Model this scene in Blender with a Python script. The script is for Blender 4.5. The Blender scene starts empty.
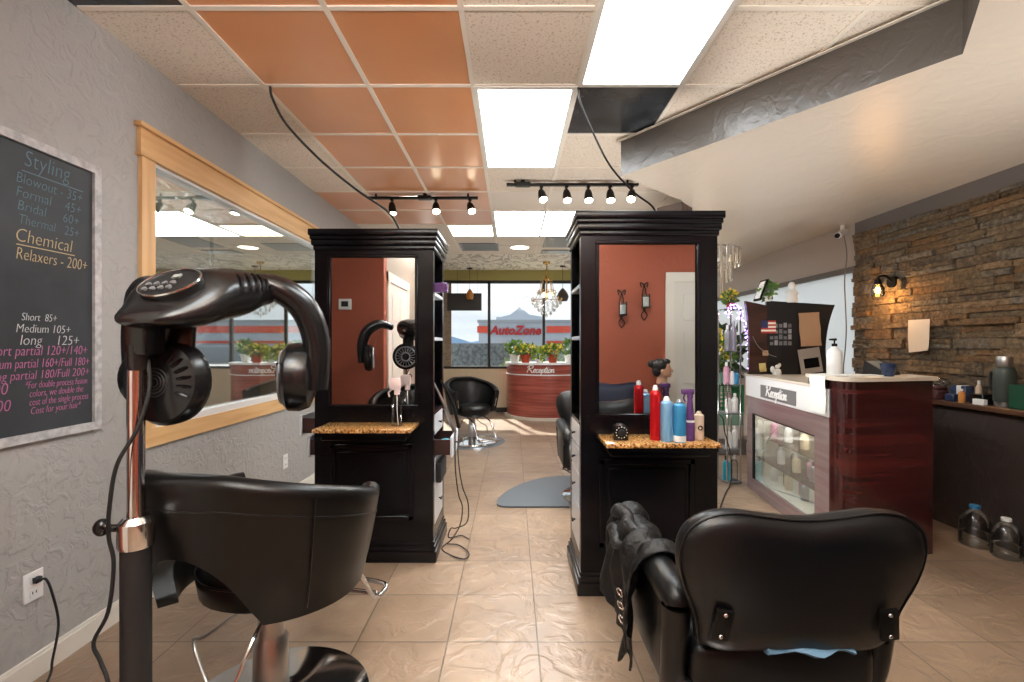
import bpy, bmesh, math, random
from mathutils import Vector, Matrix, Quaternion
random.seed(7)
SC = bpy.context.scene
COL = SC.collection
PI = math.pi
def S(r, g, b):
    f = lambda c: (c/255/12.92) if c <= 10.3 else ((c/255+.055)/1.055)**2.4
    return (f(r), f(g), f(b), 1)

# ---------------------------------------------------------------- camera, sky, sun, exposure
cam_d = bpy.data.cameras.new('camera'); cam = bpy.data.objects.new('camera', cam_d); COL.objects.link(cam)
cam.location = (0, 0, 1.36); cam.rotation_euler = (PI/2, 0, 0)
cam_d.sensor_width = 36; cam_d.lens = 36*460/1024; cam_d.shift_y = 4/1024; cam_d.clip_start = .02; cam_d.clip_end = 2000
SC.camera = cam
SC.view_settings.view_transform = 'Standard'; SC.view_settings.look = 'None'
SC.view_settings.exposure = 1.38; SC.view_settings.gamma = 1; SC.view_settings.use_curve_mapping = False
SKY_STRENGTH = .56
PANEL_STRENGTH = 6.5
w = bpy.data.worlds.new('sky'); SC.world = w; w.use_nodes = True
nt = w.node_tree; nt.nodes.clear()
wo = nt.nodes.new('ShaderNodeOutputWorld'); bg = nt.nodes.new('ShaderNodeBackground')
tc = nt.nodes.new('ShaderNodeTexCoord'); nz = nt.nodes.new('ShaderNodeTexNoise'); cr_ = nt.nodes.new('ShaderNodeValToRGB')
mp = nt.nodes.new('ShaderNodeMapping'); mp.inputs['Scale'].default_value = (1.5, 1.5, 7)
nz.inputs['Scale'].default_value = 2.0; nz.inputs['Detail'].default_value = 6
cr_.color_ramp.elements[0].position = .35; cr_.color_ramp.elements[0].color = S(205, 212, 220)
cr_.color_ramp.elements[1].position = .62; cr_.color_ramp.elements[1].color = S(244, 246, 248)
nt.links.new(tc.outputs['Generated'], mp.inputs['Vector']); nt.links.new(mp.outputs['Vector'], nz.inputs['Vector'])
nt.links.new(nz.outputs['Fac'], cr_.inputs['Fac']); nt.links.new(cr_.outputs['Color'], bg.inputs['Color'])
bg.inputs['Strength'].default_value = SKY_STRENGTH
nt.links.new(bg.outputs['Background'], wo.inputs['Surface'])
sun_d = bpy.data.lights.new('sun', 'SUN'); sun = bpy.data.objects.new('sun', sun_d); COL.objects.link(sun)
sun_d.energy = 6.5; sun_d.angle = math.radians(1.5); sun_d.color = (1, .95, .88)
sun.rotation_euler = Vector((.34, -1, -1.07)).to_track_quat('-Z', 'Y').to_euler(); sun.location = (-5, 20, 20)
SC.cycles.max_bounces = 14; SC.cycles.diffuse_bounces = 7; SC.cycles.glossy_bounces = 6; SC.cycles.transparent_max_bounces = 16
# added fill: three unseen upward area lights that brighten the ceiling
for (nm, loc, rot, sx, en, colr) in (('added_uplight', (-.1, -.1, 2.3), (PI, 0, 0), .8, 84, (1, .985, .97)), ('added_uplight_side', (2.5, 1.55, 1.33), (PI, 0, 0), 1.2, 9, (1, .985, .97)), ('added_uplight_far', (1.15, 3.35, .5), (PI-.2, -.25, 0), .5, 15, (1, .985, .97))):
    fl = bpy.data.lights.new(nm, 'AREA'); fl.size = sx; fl.energy = en; fl.color = colr
    fo = bpy.data.objects.new(nm, fl); COL.objects.link(fo); fo.location = loc; fo.rotation_euler = rot

# ---------------------------------------------------------------- materials
def newmat(name):
    m = bpy.data.materials.new(name); m.use_nodes = True
    return m, m.node_tree, m.node_tree.nodes['Principled BSDF']
def pm(name, col, rough=.5, metal=0, var=None, bump=None, coat=0, spec=.5, trans=0, emit=None, es=0, stretch=None, alpha=1, voron=False):
    """col: linear rgba; var=(scale, second colour, detail); bump=(scale, strength, distance)"""
    m, t, p = newmat(name)
    N = t.nodes.new; L = t.links.new
    p.inputs['Base Color'].default_value = col; p.inputs['Roughness'].default_value = rough
    p.inputs['Metallic'].default_value = metal; p.inputs['Specular IOR Level'].default_value = spec
    p.inputs['Coat Weight'].default_value = coat; p.inputs['Coat Roughness'].default_value = .28 if name == 'copper_tile' else .12
    p.inputs['Transmission Weight'].default_value = trans
    if emit: p.inputs['Emission Color'].default_value = emit; p.inputs['Emission Strength'].default_value = es
    if var or bump:
        tc = N('ShaderNodeTexCoord'); mp = N('ShaderNodeMapping'); L(tc.outputs['Object'], mp.inputs['Vector'])
        if stretch: mp.inputs['Scale'].default_value = stretch
    if var:
        n = N('ShaderNodeTexNoise'); n.inputs['Scale'].default_value = var[0]; n.inputs['Detail'].default_value = var[2] if len(var) > 2 else 4
        r = N('ShaderNodeValToRGB'); r.color_ramp.elements[0].position = .36; r.color_ramp.elements[1].position = .64
        r.color_ramp.elements[0].color = col; r.color_ramp.elements[1].color = var[1]
        L(mp.outputs['Vector'], n.inputs['Vector']); L(n.outputs['Fac'], r.inputs['Fac']); L(r.outputs['Color'], p.inputs['Base Color'])
    if bump:
        if voron:
            n = N('ShaderNodeTexVoronoi')
        else:
            n = N('ShaderNodeTexNoise'); n.inputs['Detail'].default_value = 5
        n.inputs['Scale'].default_value = bump[0]
        b = N('ShaderNodeBump'); b.inputs['Strength'].default_value = bump[1]; b.inputs['Distance'].default_value = bump[2] if len(bump) > 2 else .01
        L(mp.outputs['Vector'], n.inputs['Vector']); L(n.outputs[0], b.inputs['Height']); L(b.outputs['Normal'], p.inputs['Normal'])
    return m
def plaster(name, col, col2, rough, s=13, strength=.34):
    m, t, p = newmat(name); N = t.nodes.new; L = t.links.new
    tc = N('ShaderNodeTexCoord'); n = N('ShaderNodeTexNoise'); n.inputs['Scale'].default_value = s; n.inputs['Detail'].default_value = 3; n.inputs['Distortion'].default_value = 1.2
    r = N('ShaderNodeValToRGB'); r.color_ramp.elements[0].position = .46; r.color_ramp.elements[1].position = .58
    n2 = N('ShaderNodeTexNoise'); n2.inputs['Scale'].default_value = 70
    ad = N('ShaderNodeMath'); ad.operation = 'MULTIPLY_ADD'; ad.inputs[1].default_value = .25
    b = N('ShaderNodeBump'); b.inputs['Strength'].default_value = strength; b.inputs['Distance'].default_value = .012
    n3 = N('ShaderNodeTexNoise'); n3.inputs['Scale'].default_value = 1.3
    mx = N('ShaderNodeMix'); mx.data_type = 'RGBA'; mx.inputs[6].default_value = col; mx.inputs[7].default_value = col2
    for q in (n, n2, n3): L(tc.outputs['Object'], q.inputs['Vector'])
    L(n.outputs['Fac'], r.inputs['Fac']); L(n2.outputs['Fac'], ad.inputs[0]); L(r.outputs['Color'], ad.inputs[2])
    L(ad.outputs[0], b.inputs['Height']); L(b.outputs['Normal'], p.inputs['Normal'])
    L(n3.outputs['Fac'], mx.inputs[0]); L(mx.outputs[2], p.inputs['Base Color']); p.inputs['Roughness'].default_value = rough
    return m
def glossglass(name, fac, tint=(.9, .93, .93, 1), tcol=(1, 1, 1, 1), rough=.0):
    m, t, p = newmat(name); t.nodes.remove(p); N = t.nodes.new; L = t.links.new
    a = N('ShaderNodeBsdfTransparent'); a.inputs[0].default_value = tcol
    g = N('ShaderNodeBsdfGlossy'); g.inputs['Color'].default_value = tint; g.inputs['Roughness'].default_value = rough
    x = N('ShaderNodeMixShader'); x.inputs[0].default_value = fac
    L(a.outputs[0], x.inputs[1]); L(g.outputs[0], x.inputs[2]); L(x.outputs[0], t.nodes['Material Output'].inputs['Surface'])
    return m
def fresnelglass(name, tcol=(.97, .98, .98, 1), boost=1.0, base=.03):
    m, t, p = newmat(name); t.nodes.remove(p); N = t.nodes.new; L = t.links.new
    a = N('ShaderNodeBsdfTransparent'); a.inputs[0].default_value = tcol
    g = N('ShaderNodeBsdfGlossy'); g.inputs['Roughness'].default_value = .02
    f = N('ShaderNodeLayerWeight'); f.inputs[0].default_value = .25
    mm = N('ShaderNodeMath'); mm.operation = 'MULTIPLY_ADD'; mm.inputs[1].default_value = boost; mm.inputs[2].default_value = base
    x = N('ShaderNodeMixShader'); L(f.outputs['Fresnel'], mm.inputs[0]); L(mm.outputs[0], x.inputs[0])
    L(a.outputs[0], x.inputs[1]); L(g.outputs[0], x.inputs[2]); L(x.outputs[0], t.nodes['Material Output'].inputs['Surface'])
    return m
def emitter(name, col, s):
    m, t, p = newmat(name); t.nodes.remove(p)
    e = t.nodes.new('ShaderNodeEmission'); e.inputs[0].default_value = col; e.inputs[1].default_value = s
    t.links.new(e.outputs[0], t.nodes['Material Output'].inputs['Surface']); return m
def floor_mat():
    m, t, p = newmat('slate_look_floor_tile'); N = t.nodes.new; L = t.links.new
    tc = N('ShaderNodeTexCoord'); mp = N('ShaderNodeMapping'); mp.inputs['Location'].default_value = (.2957, -2.107, 0)
    br = N('ShaderNodeTexBrick'); br.offset = 0; br.squash = 1
    br.inputs['Scale'].default_value = 1; br.inputs['Brick Width'].default_value = .414; br.inputs['Row Height'].default_value = .397
    br.inputs['Mortar Size'].default_value = .0042; br.inputs['Mortar Smooth'].default_value = .3; br.inputs['Bias'].default_value = 0
    br.inputs['Color1'].default_value = S(152, 128, 105); br.inputs['Color2'].default_value = S(134, 111, 90); br.inputs['Mortar'].default_value = S(98, 84, 70)
    n = N('ShaderNodeTexNoise'); n.inputs['Scale'].default_value = 5; n.inputs['Detail'].default_value = 5
    mx = N('ShaderNodeMix'); mx.data_type = 'RGBA'; mx.blend_type = 'OVERLAY'; mx.inputs[0].default_value = .35
    n2 = N('ShaderNodeTexNoise'); n2.inputs['Scale'].default_value = 6; n2.inputs['Detail'].default_value = 4; n2.inputs['Distortion'].default_value = 1.5
    r2 = N('ShaderNodeValToRGB'); r2.color_ramp.elements[0].position = .44; r2.color_ramp.elements[1].position = .6
    sub = N('ShaderNodeMath'); sub.operation = 'MULTIPLY_ADD'; sub.inputs[1].default_value = -1.6
    b = N('ShaderNodeBump'); b.inputs['Strength'].default_value = .32; b.inputs['Distance'].default_value = .008
    L(tc.outputs['Object'], mp.inputs['Vector']); L(mp.outputs['Vector'], br.inputs['Vector'])
    L(tc.outputs['Object'], n.inputs['Vector']); L(tc.outputs['Object'], n2.inputs['Vector'])
    L(br.outputs['Color'], mx.inputs[6]); L(n.outputs['Fac'], mx.inputs[7])
    hs = N('ShaderNodeHueSaturation'); hs.inputs['Saturation'].default_value = .95
    L(mx.outputs[2], hs.inputs['Color']); L(hs.outputs[0], p.inputs['Base Color'])
    L(n2.outputs['Fac'], r2.inputs['Fac']); L(br.outputs['Fac'], sub.inputs[0]); L(r2.outputs['Color'], sub.inputs[2])
    L(sub.outputs[0], b.inputs['Height']); L(b.outputs['Normal'], p.inputs['Normal'])
    p.inputs['Roughness'].default_value = .34; p.inputs['Specular IOR Level'].default_value = .65
    return m
def speckle(name, col, dots):
    m, t, p = newmat(name); N = t.nodes.new; L = t.links.new
    tc = N('ShaderNodeTexCoord'); n = N('ShaderNodeTexNoise'); n.inputs['Scale'].default_value = 95; n.inputs['Detail'].default_value = 2; n.inputs['Distortion'].default_value = .8
    r = N('ShaderNodeValToRGB'); r.color_ramp.elements[0].position = .36; r.color_ramp.elements[1].position = .43
    r.color_ramp.elements[0].color = dots; r.color_ramp.elements[1].color = col
    L(tc.outputs['Object'], n.inputs['Vector']); L(n.outputs['Fac'], r.inputs['Fac']); L(r.outputs['Color'], p.inputs['Base Color'])
    p.inputs['Roughness'].default_value = .9; return m
def wood(name, c1, c2, rough, scale, stretch, coat=0, pos=(.35, .65)):
    m = pm(name, c1, rough, var=(scale, c2, 6), coat=coat, stretch=stretch)
    return m
def granite_mat():
    m, t, p = newmat('granite'); N = t.nodes.new; L = t.links.new
    tc = N('ShaderNodeTexCoord'); v = N('ShaderNodeTexNoise'); v.inputs['Scale'].default_value = 95; v.inputs['Detail'].default_value = 3
    r = N('ShaderNodeValToRGB'); e = r.color_ramp.elements
    e[0].position = .36; e[0].color = S(70, 42, 22); e[1].position = .47; e[1].color = S(168, 116, 62)
    q = e.new(.56); q.color = S(200, 152, 92); q = e.new(.68); q.color = S(222, 190, 140)
    L(tc.outputs['Object'], v.inputs['Vector']); L(v.outputs['Fac'], r.inputs['Fac']); L(r.outputs['Color'], p.inputs['Base Color'])
    p.inputs['Roughness'].default_value = .18; return m

def veined():
    m, t, p = newmat('veined_plaster'); N = t.nodes.new; L = t.links.new
    tc = N('ShaderNodeTexCoord'); mp = N('ShaderNodeMapping'); mp.inputs['Scale'].default_value = (1, .5, 1); n = N('ShaderNodeTexNoise'); n.inputs['Scale'].default_value = 2.6; n.inputs['Detail'].default_value = 3; n.inputs['Distortion'].default_value = 2.5
    r = N('ShaderNodeValToRGB'); e = r.color_ramp.elements; e[0].position = .44; e[0].color = S(224, 216, 200); e[1].position = .56; e[1].color = S(224, 216, 200)
    q = e.new(.5); q.color = S(140, 130, 114)
    L(tc.outputs['Object'], mp.inputs['Vector']); L(mp.outputs['Vector'], n.inputs['Vector']); L(n.outputs['Fac'], r.inputs['Fac']); L(r.outputs['Color'], p.inputs['Base Color']); p.inputs['Roughness'].default_value = .5
    return m
M = dict(
 floor=floor_mat(),
 grey_wall=plaster('grey_plaster', S(170, 169, 166), S(161, 160, 157), .6),
 beige_soffit=plaster('beige_plaster', S(202, 190, 174), S(194, 181, 165), .34, 6, .1),
 fascia=plaster('charcoal_plaster', S(84, 76, 69), S(76, 70, 64), .3, 8, .12),
 swirl=veined(),
 terracotta=plaster('terracotta_plaster', S(166, 88, 64), S(158, 83, 60), .55, 14, .1),
 green=pm('olive_paint', S(160, 152, 92), .6), beige=pm('beige_paint', S(196, 178, 150), .6),
 band=pm('grey_paint', S(104, 98, 94), .6),
 white_paint=pm('white_paint', S(224, 220, 210), .45), white_vinyl=pm('white_vinyl', S(226, 228, 228), .35),
 orange=pm('copper_tile', S(210, 136, 80), .36, var=(1.6, S(216, 146, 92)), spec=1.0, coat=1.0),
 white_tile=speckle('speckled_tile', S(222, 209, 192), S(184, 168, 150)),
 plain_tile=pm('plain_tile', S(224, 214, 200), .7),
 black_tile=pm('black_tile', S(34, 36, 38), .22, var=(5, S(58, 62, 66))),
 tbar=pm('grid_bar', S(228, 218, 202), .45),
 black_wood=pm('black_wood', S(9, 9, 13), .25, spec=.33),
 drawer_white=pm('drawer_white', S(204, 209, 216), .25), black_gloss=pm('black_gloss', S(16, 17, 20), .27, spec=.9),
 leather=pm('black_leather', S(9, 9, 10), .36, spec=.38, bump=(220, .15, .002)),
 leather_blue=pm('blue_leather', S(24, 34, 56), .36), leather_brown=pm('worn_leather', S(12, 11, 10), .33, spec=.32, bump=(220, .15, .002)),
 plastic=pm('black_plastic', S(20, 20, 21), .26), plastic_matt=pm('black_matt', S(24, 24, 25), .55),
 grey_plastic=pm('grey_plastic', S(110, 112, 114), .35),
 chrome=pm('chrome', S(215, 215, 215), .12, 1), steel=pm('brushed_steel', S(180, 180, 178), .3, 1),
 dark_metal=pm('dark_metal', S(38, 36, 34), .35, .8), gold=pm('brass', S(190, 150, 84), .25, 1),
 mirror=pm('mirror', S(232, 234, 234), .0, 1),
 granite=granite_mat(),
 mahogany=wood('mahogany', S(46, 17, 17), S(82, 32, 29), .16, 1.6, (.25, .25, 9), coat=.6),
 mahogany_far=wood('mahogany_veneer', S(120, 50, 42), S(164, 84, 70), .35, 3, (.4, .4, 9), coat=.3),
 pine=wood('knotty_pine', S(226, 186, 132), S(206, 160, 106), .45, 2.6, (6, .5, 6)),
 pine_v=wood('knotty_pine_upright', S(226, 186, 132), S(206, 160, 106), .45, 2.6, (6, 6, .5)),
 walnut=wood('ledge_wood', S(92, 64, 46), S(70, 46, 34), .35, 5, (4, .4, 4)),
 panel_dark=plaster('dark_panel_paint', S(66, 56, 52), S(56, 48, 46), .4, 5, .25),
 chalkboard=pm('chalkboard', S(42, 46, 50), .55, var=(4, S(54, 58, 62))),
 frame_white=pm('worn_white', S(196, 196, 196), .5, var=(30, S(160, 160, 162))),
 chalk_blue=pm('chalk_blue', S(98, 124, 134), .9), chalk_cream=pm('chalk_cream', S(194, 176, 136), .9),
 chalk_pink=pm('chalk_pink', S(184, 108, 152), .9), chalk_white=pm('chalk_white', S(190, 196, 196), .9),
 window_glass=fresnelglass('clear_glass', (.95, .97, .97, 1), .35, .01),
 side_glass=glossglass('reflective_glass', .46, (.92, .95, .95, 1), (.9, .93, .93, 1)),
 case_glass=glossglass('case_glass', .36, (.9, .93, .94, 1), (.9, .93, .93, 1)),
 clear=fresnelglass('clear_plastic', (.9, .93, .94, 1), .9, .05),
 bronze=pm('bronze_frame', S(34, 32, 30), .4), white=pm('white_plastic', S(232, 232, 230), .3),
 paper=pm('paper', S(226, 216, 200), .8), paper_w=pm('white_paper', S(226, 226, 222), .8), kraft=pm('kraft_paper', S(170, 132, 100), .85),
 counter=pm('beige_laminate', S(206, 196, 180), .3), counter_white=pm('white_laminate', S(228, 228, 228), .3),
 sign_grey=pm('sign_grey', S(112, 110, 110), .4), cream=pm('cream', S(222, 206, 176), .6),
 red=pm('red_can', S(190, 18, 28), .25, .3), lblue=pm('pale_blue_can', S(120, 168, 204), .3, .2), blue=pm('blue_can', S(58, 140, 190), .3, .2),
 purple=pm('purple_bottle', S(92, 58, 110), .25), beige_can=pm('beige_can', S(196, 176, 156), .35), teal=pm('teal_bottle', S(36, 160, 186), .3),
 navy=pm('navy_glaze', S(28, 42, 72), .25, var=(40, S(50, 68, 100))), thermos=pm('hammered_green', S(64, 74, 68), .4, .2), green_box=pm('green_box', S(16, 66, 42), .5),
 amber=pm('amber', S(196, 130, 60), .3), pink=pm('pink', S(206, 150, 172), .35), silver=pm('silver', S(170, 172, 176), .3, .7),
 leaf=pm('leaf', S(76, 112, 48), .5, var=(8, S(118, 150, 64))), leaf_dark=pm('leaf_dark', S(44, 76, 42), .45), leaf_y=pm('leaf_yellow', S(150, 168, 60), .5),
 flower=pm('yellow_petal', S(232, 206, 70), .6), terracotta_pot=pm('orange_pot', S(184, 70, 46), .5), pot_white=pm('white_pot', S(222, 224, 220), .4),
 skin=pm('mannequin_skin', S(206, 158, 130), .5), hair=pm('dark_hair', S(30, 24, 24), .5, bump=(90, .5, .01), stretch=(1, 1, .2)),
 mat_rubber=pm('rubber_mat', S(86, 94, 102), .34, bump=(260, .2, .002)), cloth=pm('black_cloth', S(10, 10, 11), .5, spec=.4, bump=(28, .8, .012)),
 cloth_blue=pm('blue_cloth', S(96, 130, 156), .85), crate_green=pm('green_crate', S(34, 132, 82), .5), crate_teal=pm('teal_box', S(140, 184, 168), .5), crate_grey=pm('grey_box', S(120, 122, 126), .5),
 prism=pm('prism', S(232, 228, 218), .08, trans=.3, spec=.8),
 crystal=fresnelglass('crystal', (.86, .84, .8, 1), 1.0, .12),
 panel=emitter('light_diffuser', S(244, 250, 252), PANEL_STRENGTH), panel_warm=emitter('warm_diffuser', S(255, 240, 215), 3.5), panel_sky=emitter('skylight_diffuser', S(246, 250, 255), 6),
 bulb=emitter('lamp_bulb', S(255, 238, 205), 14), filament=emitter('filament', S(255, 170, 70), 22), led=emitter('led_bulb', S(190, 150, 255), 4),
 brown=plaster('brown_plaster', S(84, 64, 54), S(78, 60, 51), .5, 8, .3),
 asphalt=pm('asphalt', S(150, 150, 150), .9), store=pm('store_wall', S(158, 168, 180), .7), store_low=pm('store_brick', S(134, 142, 150), .8), stripe=pm('red_stripe', S(186, 62, 40), .5),
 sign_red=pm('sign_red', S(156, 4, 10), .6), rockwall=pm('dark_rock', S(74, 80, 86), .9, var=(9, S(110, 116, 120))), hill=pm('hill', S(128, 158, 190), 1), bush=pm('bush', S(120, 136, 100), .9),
 curtain=pm('woven_blind', S(120, 104, 86), .8, var=(14, S(150, 134, 112)), stretch=(1, 1, 4)), black_board=pm('black_board', S(22, 21, 22), .4),
 hutch_brown=wood('hutch_brown', S(44, 26, 20), S(66, 38, 26), .3, 3, (.6, .6, 5), coat=.2), flag_red=pm('flag_red', S(168, 50, 46), .6), flag_blue=pm('flag_blue', S(40, 46, 84), .6),
 door_white=pm('door_white', S(216, 214, 206), .4), shade=None, screen=pm('screen', S(150, 156, 152), .2))
_m, _t, _p = newmat('roller_shade')
_t.nodes.remove(_p); _a = _t.nodes.new('ShaderNodeBsdfTranslucent'); _a.inputs[0].default_value = S(244, 246, 246); _d = _t.nodes.new('ShaderNodeBsdfDiffuse'); _d.inputs[0].default_value = S(230, 234, 234)
_x = _t.nodes.new('ShaderNodeMixShader'); _x.inputs[0].default_value = .25; _tr = _t.nodes.new('ShaderNodeBsdfTransparent'); _y = _t.nodes.new('ShaderNodeMixShader'); _y.inputs[0].default_value = .3
_t.links.new(_a.outputs[0], _x.inputs[1]); _t.links.new(_d.outputs[0], _x.inputs[2]); _t.links.new(_x.outputs[0], _y.inputs[1]); _t.links.new(_tr.outputs[0], _y.inputs[2])
_t.links.new(_y.outputs[0], _t.nodes['Material Output'].inputs['Surface']); M['shade'] = _m
STONES = [pm('ledger_stone', S(*c), .85, var=(28, S(*d), 9), bump=(34, 1.0, .03)) for c, d in
          [((104, 84, 62), (140, 116, 88)), ((92, 76, 58), (126, 108, 84)), ((124, 94, 62), (100, 78, 54)), ((86, 78, 68), (124, 114, 98)), ((116, 98, 74), (86, 72, 54)), ((74, 64, 52), (112, 94, 72))]]

# ---------------------------------------------------------------- geometry helpers
def cr(pts, n=6):
    """smooth curve through the points"""
    P = [Vector(p) for p in pts]
    if len(P) < 3: return P
    out = []
    for i in range(len(P)-1):
        a = P[i-1] if i else P[0]*2-P[1]; b, c = P[i], P[i+1]; d = P[i+2] if i+2 < len(P) else P[-1]*2-P[-2]
        for k in range(n):
            t = k/n
            out.append(.5*((2*b)+(c-a)*t+(2*a-5*b+4*c-d)*t*t+(3*b-a-3*c+d)*t**3))
    out.append(P[-1]); return out
class B:
    def __init__(s): s.v = []; s.f = []; s.mi = []; s.m = 0; s.X = None
    def add(s, vs, fs, T=None):
        n = len(s.v)
        for p in vs:
            p = Vector(p)
            if T is not None: p = T @ p
            if s.X is not None: p = s.X @ p
            s.v.append(p)
        for f in fs: s.f.append([i+n for i in f]); s.mi.append(s.m)
        return s
    def box(s, x0, x1, y0, y1, z0, z1, bev=0, seg=1, T=None):
        bm = bmesh.new(); bmesh.ops.create_cube(bm, size=1)
        for v in bm.verts:
            v.co = Vector(((x0+x1)/2+v.co.x*(x1-x0), (y0+y1)/2+v.co.y*(y1-y0), (z0+z1)/2+v.co.z*(z1-z0)))
        if bev: bmesh.ops.bevel(bm, geom=bm.edges[:], offset=bev, segments=seg, profile=.5, affect='EDGES')
        bm.verts.index_update()
        s.add([v.co.copy() for v in bm.verts], [[v.index for v in f.verts] for f in bm.faces], T); bm.free(); return s
    def loft(s, rings, cap=True, closed=True, T=None):
        n = len(rings[0]); vs = [p for r in rings for p in r]; fs = []
        for i in range(len(rings)-1):
            for j in range(n if closed else n-1):
                k = (j+1) % n; fs.append([i*n+j, i*n+k, (i+1)*n+k, (i+1)*n+j])
        if cap: fs.append(list(range(n))[::-1]); fs.append([(len(rings)-1)*n+j for j in range(n)])
        return s.add(vs, fs, T)
    def cyl(s, p0, p1, r0, r1=None, n=16, cap=True):
        return s.tube([p0, p1], [r0, r0 if r1 is None else r1], n, smooth=False, cap=cap)
    def tube(s, pts, r, n=8, res=6, smooth=True, cap=True, flat=None, up=None):
        P = cr(pts, res) if smooth else [Vector(p) for p in pts]
        rs = [r]*len(P) if not isinstance(r, (list, tuple)) else [r[min(len(r)-1, int(i/(len(P)-1)*(len(r)-1)))]*(1-((i/(len(P)-1)*(len(r)-1)) % 1))+r[min(len(r)-1, int(i/(len(P)-1)*(len(r)-1))+1)]*((i/(len(P)-1)*(len(r)-1)) % 1) for i in range(len(P))]
        rings = []; nrm = None
        for i, p in enumerate(P):
            d = (P[min(i+1, len(P)-1)]-P[max(i-1, 0)]).normalized()
            if up is not None: nrm = Vector(up) - d*d.dot(Vector(up))
            elif nrm is None: nrm = d.orthogonal()
            else: nrm = nrm-d*d.dot(nrm)
            nrm.normalize(); q = d.cross(nrm); fl = flat or 1
            rings.append([p+rs[i]*(math.cos(2*PI*j/n)*nrm*1+math.sin(2*PI*j/n)*q*fl) for j in range(n)])
        return s.loft(rings, cap)
    def lathe(s, prof, c=(0, 0, 0), n=24, T=None, sx=1, sy=1):
        c = Vector(c)
        rings = [[c+Vector((r*math.cos(2*PI*j/n)*sx, r*math.sin(2*PI*j/n)*sy, z)) for j in range(n)] for r, z in prof]
        return s.loft(rings, True, True, T)
    def prism(s, poly, z0, z1, T=None):
        n = len(poly)
        return s.add([(x, y, z0) for x, y in poly]+[(x, y, z1) for x, y in poly],
                     [list(range(n))[::-1], list(range(n, 2*n))]+[[i, (i+1) % n, n+(i+1) % n, n+i] for i in range(n)], T)
    def sph(s, c, r, nu=16, nv=10, T=None, e=1.0):
        if not isinstance(r, (tuple, list)): r = (r, r, r)
        rings = []
        sg = lambda a: math.copysign(abs(a)**e, a)
        for i in range(nv+1):
            a = -PI/2+PI*i/nv; ca = max(math.cos(a), .004)
            rings.append([(c[0]+r[0]*sg(ca)*sg(math.cos(2*PI*j/nu)), c[1]+r[1]*sg(ca)*sg(math.sin(2*PI*j/nu)), c[2]+r[2]*sg(math.sin(a))) for j in range(nu)])
        return s.loft(rings, True, True, T)
    def torus(s, c, R, r, axis=(0, 0, 1), n=24, k=6):
        q = Vector((0, 0, 1)).rotation_difference(Vector(axis)); c = Vector(c); vs = []; fs = []
        for i in range(n):
            for j in range(k):
                a, b = 2*PI*i/n, 2*PI*j/k
                vs.append(c+q @ Vector(((R+r*math.cos(b))*math.cos(a), (R+r*math.cos(b))*math.sin(a), r*math.sin(b))))
                fs.append([i*k+j, ((i+1) % n)*k+j, ((i+1) % n)*k+(j+1) % k, i*k+(j+1) % k])
        return s.add(vs, fs)
    def leaves(s, c, rad, n, size, seed=1, flat=1.0):
        rn = random.Random(seed); c = Vector(c)
        for _ in range(n):
            d = Vector((rn.gauss(0, 1), rn.gauss(0, 1), rn.gauss(0, 1))).normalized()
            p = c+Vector((d.x*rad[0], d.y*rad[1], d.z*rad[2]))*rn.uniform(.35, 1)
            ax = (d+Vector((rn.uniform(-.7, .7), rn.uniform(-.7, .7), rn.uniform(-.2, .8)))).normalized(); sd = ax.orthogonal().normalized()
            sd = (Quaternion(ax, rn.uniform(0, 6.3)) @ sd); L = size*rn.uniform(.6, 1.2); up = ax.cross(sd)*L*.12
            s.add([p, p+ax*L*.5+sd*L*.3*flat+up, p+ax*L, p+ax*L*.5-sd*L*.3*flat+up], [[0, 1, 2], [0, 2, 3]])
        return s
    def mesh(s, name, mats, org=(0, 0, 0), angle=38, smooth=True):
        me = bpy.data.meshes.new(name); o = Vector(org)
        me.from_pydata([p-o for p in s.v], [], s.f)
        for m in (mats if isinstance(mats, (list, tuple)) else [mats]): me.materials.append(M[m] if isinstance(m, str) else m)
        me.polygons.foreach_set('material_index', s.mi)
        bm = bmesh.new(); bm.from_mesh(me); bmesh.ops.recalc_face_normals(bm, faces=bm.faces[:]); bm.to_mesh(me); bm.free()
        if smooth:
            me.polygons.foreach_set('use_smooth', [True]*len(me.polygons)); me.set_sharp_from_angle(angle=math.radians(angle))
        me.update(); return me
ORG = {}
def thing(name, label, cat, loc=(0, 0, 0), rot=0, group=None, local=False):
    """an Empty at the base; parts are authored in world coordinates unless local=True"""
    o = bpy.data.objects.new(name, None); o.empty_display_size = .1; COL.objects.link(o)
    o.location = loc; o.rotation_euler = (0, 0, rot); ORG[o] = (0, 0, 0) if local else tuple(loc)
    o['label'] = label; o['category'] = cat
    if group: o['group'] = group
    return o
def part(name, b, mat, parent, label=None, **k):
    org = ORG[parent]; o = bpy.data.objects.new(name, b.mesh(name, mat, org, **k)); COL.objects.link(o); o.parent = parent; ORG[o] = org
    if label: o['label'] = label
    return o
def solo(name, b, mat, label, cat, loc=(0, 0, 0), group=None, rot=0, local=False, **k):
    o = bpy.data.objects.new(name, b.mesh(name, mat, (0, 0, 0) if local else loc, **k)); COL.objects.link(o); o.location = loc; o.rotation_euler = (0, 0, rot)
    ORG[o] = (0, 0, 0) if local else tuple(loc)
    o['label'] = label; o['category'] = cat
    if group: o['group'] = group
    return o
def struct(name, b, mat, parent=None, **k):
    o = bpy.data.objects.new(name, b.mesh(name, mat, (0, 0, 0), **k)); COL.objects.link(o); ORG[o] = (0, 0, 0)
    if parent: o.parent = parent
    else: o['kind'] = 'structure'
    return o
def struct_empty(name):
    o = bpy.data.objects.new(name, None); o.empty_display_size = .1; COL.objects.link(o); o['kind'] = 'structure'; ORG[o] = (0, 0, 0); return o
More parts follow.
